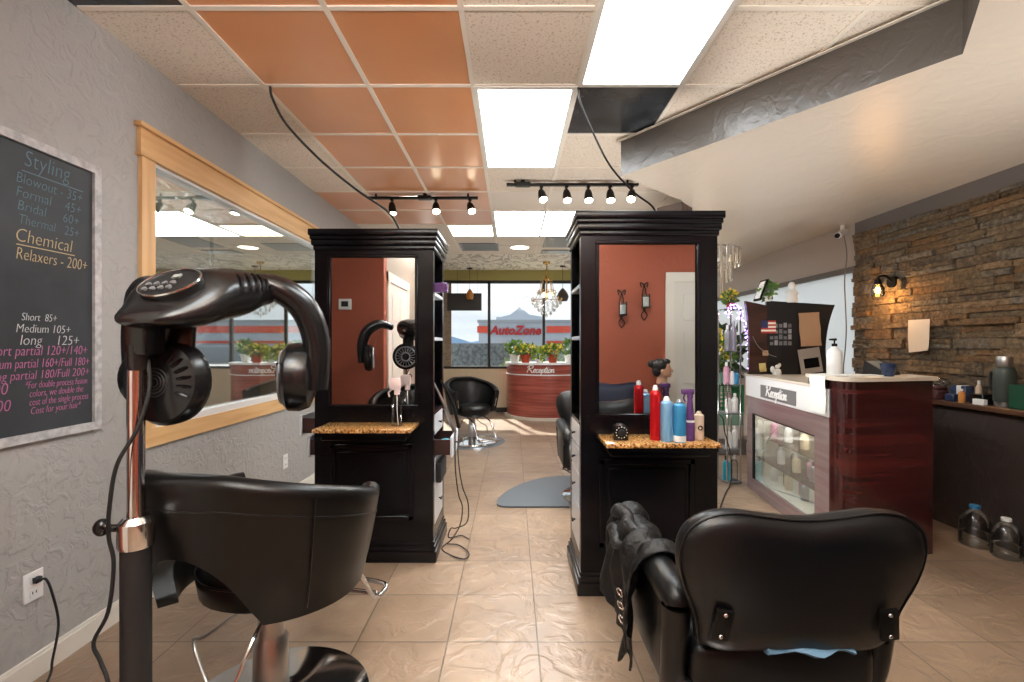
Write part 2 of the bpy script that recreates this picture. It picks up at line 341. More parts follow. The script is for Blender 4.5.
def clone(root, loc, label, group=None, rot=None, cat=None):
    c = root.copy(); COL.objects.link(c); c.location = loc; c['label'] = label
    if rot is not None: c.rotation_euler = (0, 0, rot)
    if cat: c['category'] = cat
    if group: c['group'] = group
    for a in list(root.children):
        d = a.copy(); COL.objects.link(d); d.parent = c
        for e in list(a.children):
            g = e.copy(); COL.objects.link(g); g.parent = d
    return c
def frame(o, x, y):
    """matrix with origin o, x axis, y axis"""
    x = Vector(x).normalized(); y = Vector(y).normalized(); z = x.cross(y)
    m = Matrix((x, y, z)).transposed().to_4x4(); m.translation = Vector(o); return m
def text(b, s, size, T, shear=0, offset=0, depth=.0015, align='LEFT', sx=1):
    cu = bpy.data.curves.new('t', 'FONT'); cu.body = s; cu.size = size; cu.shear = shear; cu.offset = offset; cu.extrude = depth; cu.align_x = align; cu.resolution_u = 3
    o = bpy.data.objects.new('t', cu); COL.objects.link(o); dg = bpy.context.evaluated_depsgraph_get()
    me = bpy.data.meshes.new_from_object(o.evaluated_get(dg))
    b.add([T @ Vector((v.co.x*sx, v.co.y, v.co.z)) for v in me.vertices], [list(p.vertices) for p in me.polygons])
    bpy.data.objects.remove(o); bpy.data.curves.remove(cu); bpy.data.meshes.remove(me)
GLY = {'R': ([[(.1, 0), (.3, 2)], [(-.15, 1.5), (.25, 2.05), (1.0, 2.0), (1.05, 1.4), (.4, 1.05), (.9, .5), (1.2, 0), (1.45, .15)]], 1.4),
 'e': ([[(0, .35), (.45, .6), (.5, .95), (.2, .95), (.05, .4), (.3, 0), (.65, .25)]], .62), 'c': ([[(.5, .85), (.25, 1), (.03, .5), (.25, 0), (.6, .25)]], .58),
 'p': ([[(0, .3), (.25, 1), (.1, -.9)], [(.2, .6), (.5, 1), (.7, .6), (.45, .05), (.2, .25)]], .72), 't': ([[(.3, 1.7), (.12, .3), (.3, 0), (.5, .25)], [(-.08, 1.12), (.6, 1.2)]], .46),
 'i': ([[(0, .3), (.2, 1), (.15, .2), (.3, 0), (.45, .25)], [(.3, 1.4), (.34, 1.5)]], .42), 'o': ([[(.45, 1), (.1, .8), (.1, .1), (.4, .05), (.6, .6), (.45, 1), (.75, .85)]], .68),
 'n': ([[(0, .3), (.15, 1), (.1, 0)], [(.1, .5), (.4, 1), (.55, .8), (.5, .1), (.8, .2)]], .75)}
def script(b, word, fn, h, r):
    """pen-stroke lettering; fn maps (x, y) to a point"""
    x = 0
    tot = sum(GLY[c][1] for c in word)
    for c in word:
        st, adv = GLY[c]
        SXC = 1.3
        for ln in st:
            b.tube([fn((x+px-tot/2+(py-.7)*.22)*h*SXC, (py-.7)*h) for px, py in ln], r, 6, 4)
        x += adv

# ================================================================ SETTING
H = 2.872; XL, XR, YB = -1.95, 3.5, 9.3
struct('floor', B().box(-5.2, 5, -2.7, YB+.2, -.12, 0), 'floor', smooth=False)
# ceiling
gx = [-1.95]+[-1.445+.6085*k for k in range(9)]; gx[-1] = 3.55
gy = [2.06+.617*k for k in range(-8, 10)]; gy[-1] = 7.62
MAT = ['plain_tile', 'white_tile', 'orange', 'black_tile', 'swirl']
LIGHTCELLS = {(3, 9), (3, 10), (4, 7), (4, 8), (3, 13), (3, 14), (4, 13), (4, 14), (2, 14), (2, 4), (2, 5), (4, 3), (4, 4)}
b = B()
for i in range(len(gx)-1):
    for j in range(len(gy)-1):
        if (i, j) in LIGHTCELLS: continue
        k = j-8
        m = 0
        if i in (1, 2) and -1 <= k <= 5: m = 2
        elif i == 0 and k == 0 - 1: m = 3
        elif i == 0 and 4 <= k <= 5: m = 2
        elif i == 4 and k == 1: m = 3
        elif k <= 3: m = 1
        b.m = m
        b.box(gx[i], gx[i+1], gy[j], gy[j+1], H, H+.02)
b.m = 4; b.box(XL, 3.55, gy[-1], YB+.2, H, H+.02)
b.m = 1; b.box(-5.2, XL, 1, YB+.2, H, H+.02); b.box(-1.95, 3.55, -2.88, -2.7, H, H+.02)
struct('ceiling', b, MAT, smooth=False)
b = B()
for i in range(1, len(gx)-1):
    for j in range(len(gy)-1):
        if not ((i, j) in LIGHTCELLS and (i-1, j) in LIGHTCELLS): b.box(gx[i]-.013, gx[i]+.013, gy[j], gy[j+1], H-.006, H+.001)
for j in range(1, len(gy)):
    for i in range(len(gx)-1):
        if not ((i, j) in LIGHTCELLS and (i, j-1) in LIGHTCELLS): b.box(gx[i]+.013, gx[i+1]-.013, gy[j]-.013, gy[j]+.013, H-.0055, H+.001)
struct('trim_1', b, 'tbar', smooth=False)
# soffit (lower plaster ceiling) with dark fascia
poly = [(.8, 3.376), (1.92, 1.96), (1.1, .9), (1.1, .12), (3.56, .12), (3.56, 7.9), (2.9, 7.9), (2.2, 5.9), (1.47, 3.96)]
n = len(poly); b = B(); b.add([(x, y, 2.6) for x, y in poly]+[(x, y, H-.002) for x, y in poly], [list(range(n))[::-1]])
b.m = 1; b.add([(x, y, 2.6) for x, y in poly]+[(x, y, H-.002) for x, y in poly], [list(range(n, 2*n))]+[[i, (i+1) % n, n+(i+1) % n, n+i] for i in range(n)])
struct('ceiling_soffit', b, ['beige_soffit', 'fascia'], smooth=False)
d = (Vector((1.92, 1.96, 0))-Vector((.8, 3.376, 0))).normalized(); nn = Vector((-d.y, d.x, 0)) if (-d.y) < 0 else Vector((d.y, -d.x, 0))
b = B(); b.box(-.03, 1.8, 0, .022, 0, .006, T=frame((.8, 3.376, H-.014), d, nn)); struct('trim_2', b, 'tbar', smooth=False)
# column behind the right station
struct('wall_column', B().prism([(1.47, 3.98), (1.63, 4.16), (1.47, 4.34), (1.31, 4.16)], 0, 2.6), 'brown', smooth=False)
# left wall with the big side window
WY0, WY1, WZ0, WZ1 = 2.49, 4.8, .92, 2.36
b = B()
b.box(XL-.14, XL, .98, WY0, 0, H); b.box(XL-.14, XL, WY1, YB+.2, 0, H); b.box(XL-.14, XL, WY0, WY1, 0, WZ0); b.box(XL-.14, XL, WY0, WY1, WZ1, H)
struct('wall_left', b, 'grey_wall', smooth=False)
win1 = struct_empty('window_1')
b = B(); b.box(XL-.002, XL+.022, WY0-.1, WY1+.1, WZ1-.005, WZ1+.135); b.box(XL-.002, XL+.042, WY0-.12, WY1+.12, WZ1+.135, WZ1+.16, .003); b.box(XL-.002, XL+.03, WY0-.11, WY1+.11, WZ1-.012, WZ1+.004, .002)
b.box(XL-.002, XL+.022, WY0-.08, WY1+.08, WZ0-.105, WZ0-.01); struct('casing', b, 'pine', win1, smooth=False)
b = B(); b.box(XL-.002, XL+.021, WY0-.09, WY0, WZ0-.01, WZ1-.005); b.box(XL-.002, XL+.021, WY1, WY1+.09, WZ0-.01, WZ1-.005)
struct('casing_upright', b, 'pine_v', win1, smooth=False)
b = B(); t = .03
b.box(XL-.1, XL+.006, WY0, WY1, WZ1-t, WZ1); b.box(XL-.1, XL+.006, WY0, WY1, WZ0-.01, WZ0+t); b.box(XL-.1, XL+.006, WY0, WY0+.012, WZ0, WZ1); b.box(XL-.1, XL+.006, WY1-t, WY1, WZ0, WZ1)
struct('window_frame', b, 'white_vinyl', win1, smooth=False)
struct('glass', B().box(XL-.03, XL-.025, WY0, WY1, WZ0, WZ1), 'side_glass', win1, smooth=False)
struct('baseboard_left', B().box(XL, XL+.014, 1.1, YB, 0, .085).box(XL, XL+.009, 1.1, YB, .085, .1), 'white_paint', smooth=False)
# room beyond the side window
b = B(); b.box(-5.2, -5.1, 1, YB+.2, 0, H); b.box(-5.2, XL-.14, .9, 1, 0, H); struct('wall_adjoining', b, 'grey_wall', smooth=False)
# front wall (far) and its windows
b = B(); b.m = 0; b.box(-5.2, XR+.1, YB, YB+.16, 0, .9); b.m = 1; b.box(-5.2, XR+.1, YB, YB+.16, 2.67, H)
b.m = 0; b.box(-5.2, -4.6, YB, YB+.16, .9, 2.67); b.box(-2.2, -1.85, YB, YB+.16, .9, 2.67); b.box(3.38, XR+.1, YB, YB+.16, .9, 2.67)
struct('wall_front', b, ['beige', 'green'], smooth=False)
struct('baseboard_front', B().box(XL, XR, YB-.014, YB, 0, .1), 'bronze', smooth=False)
win2 = struct_empty('window_2'); b = B(); yf0, yf1 = YB+.03, YB+.09
for x in (-4.6, -3.4, -2.2, -1.85, -1.575, -.465, .645, 1.755, 2.865, 3.35): b.box(x-.028, x+.028, yf0, yf1, .9, 2.67)
b.box(-4.6, 3.38, yf0-.03, yf1, .88, .93); b.box(-4.6, 3.38, yf0, yf1, 2.61, 2.67); struct('window_frame', b, 'bronze', win2, smooth=False)
struct('glass', B().box(-4.6, 3.38, yf0+.02, yf0+.026, .92, 2.62), 'window_glass', win2, smooth=False)
b = B(); T = frame((0, yf0+.018, 0), (-1, 0, 0), (0, 0, 1))
text(b, 'Love is in', .15, frame((.47, yf0+.012, 2.29), (-1, 0, 0), (0, 0, 1)), .45, -.004, .0005); text(b, 'the Hair', .15, frame((.4, yf0+.012, 2.1), (-1, 0, 0), (0, 0, 1)), .45, -.004, .0005)
struct('window_lettering', b, 'bronze', win2, smooth=False)
# right wall, stone cladding, shaded window
RY0, RY1, RZ0, RZ1 = 4.68, 8.6, .95, 2.13
b = B(); b.box(XR, XR+.14, .1, RY0, 0, H); b.box(XR, XR+.14, RY1, YB+.2, 0, H); b.box(XR, XR+.14, RY0, RY1, 0, RZ0); b.box(XR, XR+.14, RY0, RY1, RZ1, H)
struct('wall_right', b, pm('warm_grey_paint', S(176, 164, 155), .6), smooth=False)
struct('trim_3', B().box(XR-.012, XR, .16, 4.68, 2.47, 2.6), 'band', smooth=False)
win3 = struct_empty('window_3'); b = B(); t = .05
b.box(XR-.015, XR+.1, RY0, RY1, RZ1-.02, RZ1+.035); b.box(XR, XR+.1, RY1-t, RY1, RZ0, RZ1); b.box(XR, XR+.1, RY0, RY1, RZ0, RZ0+t)
struct('window_frame', b, 'band', win3, smooth=False)
struct('roller_shade', B().box(XR+.03, XR+.034, RY0+.005, RY1-.04, RZ0+.03, RZ1-.02), 'shade', win3, smooth=False)
struct('glass', B().box(XR+.085, XR+.09, RY0, RY1, RZ0, RZ1), 'window_glass', win3, smooth=False)
b = B(); rn = random.Random(4); z = .92
while z < 2.46:
    hh = rn.choice([.05, .065, .08, .1]); hh = min(hh, 2.475-z); y = .16-rn.uniform(0, .2)
    while y < 4.68:
        L = rn.uniform(.12, .5); y1 = min(y+L, 4.68); y0 = max(y, .16)
        if y1-y0 > .02:
            b.m = rn.randrange(6); d = rn.uniform(.012, .052)
            # a few courses are split in two thinner stones
            cuts = [(z, z+hh)] if hh < .075 or rn.random() < .5 else [(z, z+hh*.5), (z+hh*.5, z+hh)]
            for (za, zb) in cuts:
                b.m = rn.randrange(6); dd = max(.01, d+rn.uniform(-.012, .012))
                b.box(XR-dd, XR+.005, y0+.0015, y1-.0015, za+.0012, zb-.0012, .004)
        y += L
    z += hh
struct('wall_stone', b, STONES, smooth=False)
# walls beside and behind the camera
b = B(); b.box(.92, XR+.1, .02, .14, 0, H); struct('wall_rear_right', b, 'terracotta', smooth=False)
b = B(); b.box(XL-.14, -1.31, .98, 1.1, 0, H); struct('wall_rear_left', b, 'terracotta', smooth=False)
b = B(); b.box(-1.42, -1.31, -2.7, .98, 0, H); struct('wall_hall_left', b, pm('taupe_paint', S(150, 141, 130), .6), smooth=False)
b = B(); b.box(.92, 1.02, -2.7, .02, 0, H); struct('wall_hall_right', b, 'terracotta', smooth=False)
b = B(); b.box(-1.42, 1.02, -2.8, -2.7, 0, H); struct('wall_rear', b, 'terracotta', smooth=False)
def door(name, T, wd=.8, hd=2.03):
    r = struct_empty(name)
    b = B(); b.box(-.09, 0, -.002, .02, 0, hd+.09, T=T); b.box(wd, wd+.09, -.002, .02, 0, hd+.09, T=T); b.box(-.09, wd+.09, -.002, .022, hd, hd+.1, T=T); struct('casing', b, 'white_paint', r, smooth=False)
    b = B(); b.box(0, wd, -.002, .008, 0.005, hd, T=T)
    for (a0, a1) in ((.1, wd/2-.04), (wd/2+.04, wd-.1)):
        for (c0, c1) in ((.2, .8), (.95, 1.5), (1.62, 1.9)):
            b.box(a0, a1, .008, .014, c0, c1, .005, T=T); 
    struct('door_panel', b, 'door_white', r, smooth=False)
    b = B(); b.X = T; b.cyl((wd-.07, .006, .98), (wd-.07, .05, .98), .012); b.sph((wd-.07, .06, .98), .028); b.X = None; struct('door_handle', b, 'dark_metal', r)
door('door_1', frame((1.72, .14, 0), (1, 0, 0), (0, 1, 0)))
door('door_2', frame((-1.31, .9, 0), (0, -1, 0), (1, 0, 0)))

# ceiling lights
def ceil_light(x0, x1, y0, y1, label, mat='panel', bar=None):
    o = thing('ceiling_light', label, 'ceiling light', ((x0+x1)/2, (y0+y1)/2, H), group='fluorescent ceiling panels' if mat == 'panel' else None)
    b = B(); t = .028
    b.box(x0, x1, y0, y0+t, H-.012, H+.02); b.box(x0, x1, y1-t, y1, H-.012, H+.02); b.box(x0, x0+t, y0+t, y1-t, H-.012, H+.02); b.box(x1-t, x1, y0+t, y1-t, H-.012, H+.02)
    if bar: b.box(bar-.012, bar+.012, y0+t, y1-t, H-.012, H+.02)
    part('light_frame', b, 'white_paint', o, smooth=False)
    part('diffuser', B().box(x0+t, x1-t, y0+t, y1-t, H-.004, H+.012), mat, o, smooth=False)
    return o
ceil_light(gx[3], gx[4], gy[9], gy[11], 'bright white ceiling panel light beside the black tile, farther of the two big ones')
ceil_light(gx[4], gx[5], gy[7], gy[9], 'bright white ceiling panel light at the top edge, nearest the sloping beam')
ceil_light(gx[3], gx[5], gy[13], gy[15], 'wide glowing double ceiling panel above the aisle between the stations', 'panel_sky', (gx[3]+gx[5])/2)
ceil_light(gx[2], gx[3], gy[14], gy[15], 'warm yellowish ceiling strip panel beyond the copper tiles', 'panel_warm')
ceil_light(gx[2], gx[3], gy[4], gy[6], 'added white ceiling panel light, unseen fill above the hallway behind the viewer')  # panel added out of view as fill from the camera side
ceil_light(gx[4], gx[5], gy[3], gy[5], 'added white ceiling panel light, unseen fill above the right hallway wall behind the viewer')  # second unseen panel, added for fill light behind the camera
# vents and recessed light
def vent(x0, x1, y0, y1, label):
    o = thing('ceiling_vent', label, 'vent', ((x0+x1)/2, (y0+y1)/2, H), group='grey ceiling vents')
    part('vent_frame', B().box(x0, x1, y0, y1, H-.008, H), 'grey_plastic', o, smooth=False)
    b = B(); n = 9
    for i in range(n): b.box(x0+.03, x1-.03, y0+.03+(y1-y0-.06)*i/n, y0+.045+(y1-y0-.06)*i/n, H-.016, H-.006)
    part('louvre', b, 'steel', o, smooth=False)
vent(-.79, -.21, 6.82, 7.36, 'grey ceiling vent left of the round recessed light')
vent(.47, 1.0, 6.45, 7.1, 'grey ceiling vent right of the round recessed light')
vent(.47, 1.0, 7.3, 7.6, 'narrow grey ceiling vent just before the swirled ceiling')
o = thing('recessed_light', 'round white recessed light in the far ceiling between two vents', 'ceiling light', (.12, 7.1, H)); b = B(); b.torus((.12, 7.1, H-.003), .15, .012, n=32); part('trim_ring', b, 'white_paint', o); part('lens', B().lathe([(.14, -.006), (.14, -.002)], (.12, 7.1, H), 32), 'panel_warm', o)

# ================================================================ LEFT WALL THINGS
bo = thing('chalkboard', 'white framed chalkboard price list on the grey left wall', 'chalkboard', (XL, 1.72, .97))
y0, y1, z0, z1 = 1.24, 2.16, .97, 2.19; t = .035; b = B()
for a in ((y0, y1, z0, z0+t), (y0, y1, z1-t, z1), (y0, y0+t, z0+t, z1-t), (y1-t, y1, z0+t, z1-t)): b.box(XL, XL+.024, a[0], a[1], a[2], a[3])
part('board_frame', b, 'frame_white', bo, 'worn white painted frame', smooth=False)
part('slate', B().box(XL, XL+.01, y0+t, y1-t, z0+t, z1-t), 'chalkboard', bo, smooth=False)
def chalk(lines, *rules):
    b = B()
    for (t_, y0, y1, z, size) in lines:
        q = B(); text(q, t_, size, Matrix.Identity(4), .18, -.0016*size/.09, .0006)
        xs = [p.x for p in q.v]; k = (y1-y0)/(max(xs)-min(xs)); T = frame((XL+.0105, y0-min(xs)*k, z), (0, 1, 0), (0, 0, 1))
        b.add([T @ Vector((p.x*k, p.y, p.z)) for p in q.v], q.f)
    for (y0, y1, z) in rules: b.box(XL+.0103, XL+.011, y0, y1, z, z+.004)
    return b
part('chalk_writing', chalk([('Styling', 1.83, 2.02, 2.075, .095), ('Blowout - 35+', 1.8, 2.075, 2.0, .062), ('Formal    45+', 1.8, 2.07, 1.945, .06), ('Bridal     60+', 1.805, 2.06, 1.893, .058), ('Thermal   25+', 1.81, 2.06, 1.84, .056)], (1.82, 2.08, 2.05)), 'chalk_blue', bo, 'blue chalk writing', smooth=False)
part('chalk_writing', chalk([('Chemical', 1.8, 2.03, 1.768, .078), ('Relaxers - 200+', 1.8, 2.1, 1.698, .07)], (1.8, 2.04, 1.754)), 'chalk_cream', bo, 'cream chalk writing', smooth=False)
part('chalk_writing', chalk([('Short  85+', 1.82, 1.96, 1.458, .045), ('Medium 105+', 1.8, 2.02, 1.41, .05), ('long    125+', 1.815, 2.06, 1.36, .06)]), 'chalk_white', bo, 'pale chalk writing', smooth=False)
part('chalk_writing', chalk([('Short partial 120+/140+', 1.69, 2.1, 1.318, .058), ('Medium partial 160+/Full 180+', 1.67, 2.11, 1.268, .054), ('long partial 180/Full 200+', 1.7, 2.11, 1.222, .052), ('100', 1.7, 1.77, 1.17, .065), ('200', 1.7, 1.78, 1.105, .065), ('*For double process fusion', 1.835, 2.1, 1.185, .042), ('colors, we double the', 1.85, 2.08, 1.15, .042), ('cost of the single process', 1.85, 2.105, 1.115, .042), ('Cost for your hair*', 1.855, 2.07, 1.08, .042)]), 'chalk_pink', bo, 'pink chalk writing', smooth=False)
def outlet(y, z, label, plug=False):
    o = thing('wall_outlet', label, 'outlet', (XL, y, z), group='white wall outlets')
    part('cover_plate', B().box(XL, XL+.007, y-.04, y+.04, z-.06, z+.06, .003), 'white', o)
    for zz in (z-.028, z+.028):
        s = part('socket', B().box(XL+.006, XL+.009, y-.017, y+.017, zz-.016, zz+.016, .002), 'white_vinyl', o)
        for dy in (-.007, .007): part('slot', B().box(XL+.0088, XL+.0096, y+dy-.0015, y+dy+.0015, zz-.002, zz+.008), 'black_wood', s)
outlet(1.87, .38, 'white wall outlet with a black plug in it, below the chalkboard')
outlet(3.95, .36, 'small white wall outlet under the wood framed window near the left station')
b = B(); py, pz = 1.872, .405
b.box(XL+.0095, XL+.03, py-.014, py+.014, pz-.012, pz+.012, .004); b.tube([(XL+.03, py, pz), (XL+.045, py+.01, pz-.005), (XL+.06, py+.02, pz-.07), (XL+.07, py+.035, pz-.2), (XL+.06, py+.02, pz-.34), (XL+.08, py-.02, pz-.398), (XL+.3, 1.5, .006), (XL+.5, 1.4, .006)], .0045, 8)
plug_cord = b

# adjoining room seen dimly through the side window
b = B(); b.tube([(-2.35, 2.9, 2.5), (-2.3, 3.2, 2.42), (-2.32, 3.6, 2.34), (-2.35, 4.0, 2.3)], .006, 5); b.leaves((-2.32, 3.3, 2.42), (.12, .42, .16), 520, .06, 3); solo('hanging_garland', b, pm('pale_garland', S(236, 236, 226), .5), 'pale frosted garland hanging behind the wood framed side window', 'garland', (-2.32, 3.3, 2.8))
o = thing('pendant_lamp', 'black dome pendant lamp seen through the wood framed side window', 'lamp', (-2.35, 3.6, H)); part('cable', B().cyl((-2.35, 3.6, 1.58), (-2.35, 3.6, H), .012), 'plastic_matt', o); part('lamp_shade', B().lathe([(.03, .22), (.035, .12), (.1, .05), (.13, 0), (.125, 0), (.09, .045), (.02, .11)], (-2.35, 3.6, 1.36)), 'plastic_matt', o); l = bpy.data.lights.new('adjoining_fill', 'POINT'); l.energy = 38; l.shadow_soft_size = .05; lo = bpy.data.objects.new('adjoining_fill', l); COL.objects.link(lo); lo.parent = o; lo.location = (-.9, -.5, 2.2-H)  # point light added out of view, away from the shade, brightens the adjoining room

# ================================================================ HAIR DRYER ON A STAND
px, py = -1.046, 1.28
dr = thing('hair_dryer', 'black three-armed hooded hair processor on a tall pole stand', 'hair dryer', (px, py, 0))
part('pole', B().cyl((px, py, .06), (px, py, .84), .036, n=24), 'plastic_matt', dr)
part('extension_pole', B().cyl((px, py, .8), (px, py, 1.4), .021, n=20), 'chrome', dr, 'chrome inner pole')
part('collar', B().lathe([(.04, .8), (.043, .81), (.043, .87), (.03, .885), (.022, .885)], (px, py, 0)), 'chrome', dr, 'chrome collar')
b = B(); b.cyl((px-.04, py, .85), (px-.075, py-.01, .855), .01); b.sph((px-.085, py-.012, .857), (.02, .02, .024)); part('knob', b, 'plastic', dr)
b = B(); b.lathe([(.06, .03), (.06, .07), (.04, .1), (.036, .1)], (px, py, 0)); part('hub', b, 'plastic', dr)
for k in range(5):
    a = math.radians(112+72*k); e = (px+.42*math.cos(a), py+.42*math.sin(a))
    if k == 3: e = (px+.40*math.cos(a), py+.40*math.sin(a))
    l = part('leg', B().tube([(px, py, .075), (px+.2*math.cos(a), py+.2*math.sin(a), .075), (e[0], e[1], .06)], [.022, .02, .014], 10), 'plastic', dr)
    t = Vector((-math.sin(a), math.cos(a), 0))*.012
    part('caster', B().cyl((e[0]-t.x, e[1]-t.y, .026), (e[0]+t.x, e[1]+t.y, .026), .026, n=18).cyl((e[0], e[1], .03), (e[0], e[1], .065), .007), 'plastic_matt', l)
b = B(); b.box(px-.018, px+.05, py-.03, py+.05, 1.33, 1.45, .012, 2); b.lathe([(.025, 1.29), (.03, 1.3), (.032, 1.36)], (px+.008, py, 0)); part('bracket', b, 'plastic', dr)
# head body: lofted hood running back from the pole towards the window
def lerp_t(tab, t):
    for (a, va), (c, vc) in zip(tab, tab[1:]):
        if t <= c: q = (t-a)/(c-a); q = q*q*(3-2*q)*.5+q*.5; return va+(vc-va)*q
    return tab[-1][1]
HT = [(0, 1.432), (.06, 1.465), (.35, 1.588), (.55, 1.605), (.8, 1.59), (.94, 1.555), (1, 1.525)]; HB = [(0, 1.418), (.06, 1.405), (.2, 1.405), (.5, 1.44), (.75, 1.485), (.94, 1.505), (1, 1.52)]; HX = [(0, .05), (.06, .088), (.25, .14), (.5, .15), (.75, .125), (.93, .07), (1, .015)]
b = B(); rings = []
for i in range(25):
    t = i/24; yy = 1.205+.47*t
    zt_ = lerp_t(HT, t); zb_ = lerp_t(HB, t); rx = lerp_t(HX, t); cx = -.985+.085*t; cz = (zt_+zb_)/2; rz = (zt_-zb_)/2
    rings.append([(cx+rx*math.copysign(abs(math.cos(a))**.72, math.cos(a)), yy, cz+rz*math.copysign(abs(math.sin(a))**.8, math.sin(a))) for a in [2*PI*k/28 for k in range(28)]])
b.loft(rings); hood = part('hood', b, 'plastic', dr, angle=60)
b = B(); T = Matrix.Translation((-.967, 1.305, 1.532)) @ Matrix.Rotation(math.radians(42), 4, 'X') @ Matrix.Rotation(math.radians(-6), 4, 'Y')
b.lathe([(.094, -.02), (.096, .004), (.09, .01), (.084, .006)], (0, 0, 0), 32, T, .92, .68); pn = part('control_panel', b, 'plastic_matt', hood)
b = B(); b.torus((0, 0, 0), .097, .004, n=36); b.v = [T @ Vector((v.x*.9, v.y*.67, v.z+.007)) for v in b.v]; part('panel_rim', b, 'chrome', hood)
b = B(); b.box(.0, .022, .015, .032, .008, .0135, T=T); part('display', b, 'screen', hood, 'small pale display')
b = B()
for i in range(4):
    for j in range(2): b.lathe([(.0075, .008), (.0075, .014), (.004, .015)], (-.055+.024*i, -.03+.022*j, 0), 12, T)
part('button', b, 'grey_plastic', hood)
def hood_pt(t, a, off=.001):
    zt_ = lerp_t(HT, t); zb_ = lerp_t(HB, t); rx = lerp_t(HX, t)+off; cz = (zt_+zb_)/2; rz = (zt_-zb_)/2+off
    return (-.985+.085*t+rx*math.copysign(abs(math.cos(a))**.72, math.cos(a)), 1.205+.47*t, cz+rz*math.copysign(abs(math.sin(a))**.8, math.sin(a)))
b = B()
for i in range(7):
    t0 = .36+.062*i; b.tube([hood_pt(t0+.055*k/6, math.radians(2+44*k/6)) for k in range(7)], [.003, .0065, .007, .003], 6, 2)
part('vent_slot', b, 'black_wood', hood)
def arm(pts, wide=.066):
    return B().tube(pts, [wide*.7, wide, wide*.95, wide*.85], 16, 8, flat=.72, up=(0, 1, 0))
part('arm', arm([(-.93, 1.5, 1.53), (-.83, 1.57, 1.56), (-.745, 1.63, 1.5), (-.705, 1.66, 1.37), (-.71, 1.66, 1.2)]), 'plastic', dr)
part('arm', arm([(-1.13, 1.48, 1.53), (-1.22, 1.56, 1.55), (-1.305, 1.63, 1.49), (-1.345, 1.66, 1.37), (-1.34, 1.66, 1.2)]), 'plastic', dr)
part('arm', B().tube([(-1.0, 1.39, 1.49), (-.99, 1.375, 1.4), (-1.01, 1.37, 1.3)], [.05, .045, .06], 14, 6, flat=.5, up=(1, 0, 0)), 'plastic', dr)
def disc(c, ax, r=.128, th=.04):
    T = Matrix.Translation(c) @ Vector((0, 0, 1)).rotation_difference(Vector(ax)).to_matrix().to_4x4()
    b = B(); b.lathe([(.02, -th*1.2), (r*.55, -th*1.15), (r*.9, -th*.8), (r, -th*.2), (r*.98, th*.5), (r*.8, th*.85), (.02, th*.9)], (0, 0, 0), 32, T)
    p = part('heat_disc', b, 'plastic', dr)
    b = B(); 
    for k in range(5): b.torus((0, 0, 0), .012+.0095*k, .0022, n=24)
    b.v = [T @ (v+Vector((0, 0, -th*1.19+(.006 if v.length > .045 else 0)))) for v in b.v]; part('ring_grille', b, 'plastic_matt', p)
    b = B(); b.torus((0, 0, 0), r*.74, .006, n=32); b.torus((0, 0, 0), r*.3, .005, n=20)
    for k in range(18):
        a = 2*PI*k/18; b.cyl((r*.3*math.cos(a), r*.3*math.sin(a), 0), (r*.74*math.cos(a), r*.74*math.sin(a), 0), .0028, n=6)
    b.v = [T @ (v+Vector((0, 0, th*.9))) for v in b.v]; part('fan_guard', b, 'silver', p, 'silver round fan guard')
    b = B()
    return p, T
d1, T1 = disc((-1.02, 1.365, 1.25), (.12, 1, -.05)); b = B()
for k in range(6):
    a = math.radians(62-17*k); pq = []
    for r_ in (.066, .082, .1): dx, dz = r_*math.cos(a), r_*math.sin(a); pq.append((-1.02+dx, 1.365-(.049-.012*((r_-.066)/.034))-.12*dx+.05*dz, 1.25+dz))
    b.tube(pq, [.004, .006, .004], 6, 3)
part('vent_slot', b, 'black_wood', d1)
d2, T2 = disc((-.775, 1.66, 1.245), (-1, -.3, 0), .124, .052); b = B()
for k in range(5):
    b.tube([(-.80+.004*k, 1.59+.028*k-.02, 1.30+.006*k), (-.803+.004*k, 1.59+.028*k-.02, 1.25+.012*k)], .005, 6, smooth=False)
part('vent_slot', b, 'black_wood', d2)
disc((-1.285, 1.66, 1.245), (1, -.25, 0), .12)
b = B(); b.tube([(px+.03, py, 1.34), (px+.045, py-.01, 1.24), (px+.03, py-.035, 1.13), (px-.01, py-.05, 1.04), (px-.03, py-.05, .93), (px-.05, py-.03, .84), (px-.045, py-.02, .76), (px-.06, py-.02, .63), (px-.10, py-.02, .545), (px-.08, py-.02, .49), (px-.05, py-.03, .42), (px-.06, py-.04, .25), (px-.12, py-.06, .05), (px-.2, py-.06, .006), (px-.6, 1.32, .006)], .005, 8)
part('cord', b, 'plastic_matt', dr)
part('power_cord', plug_cord, 'plastic_matt', dr)

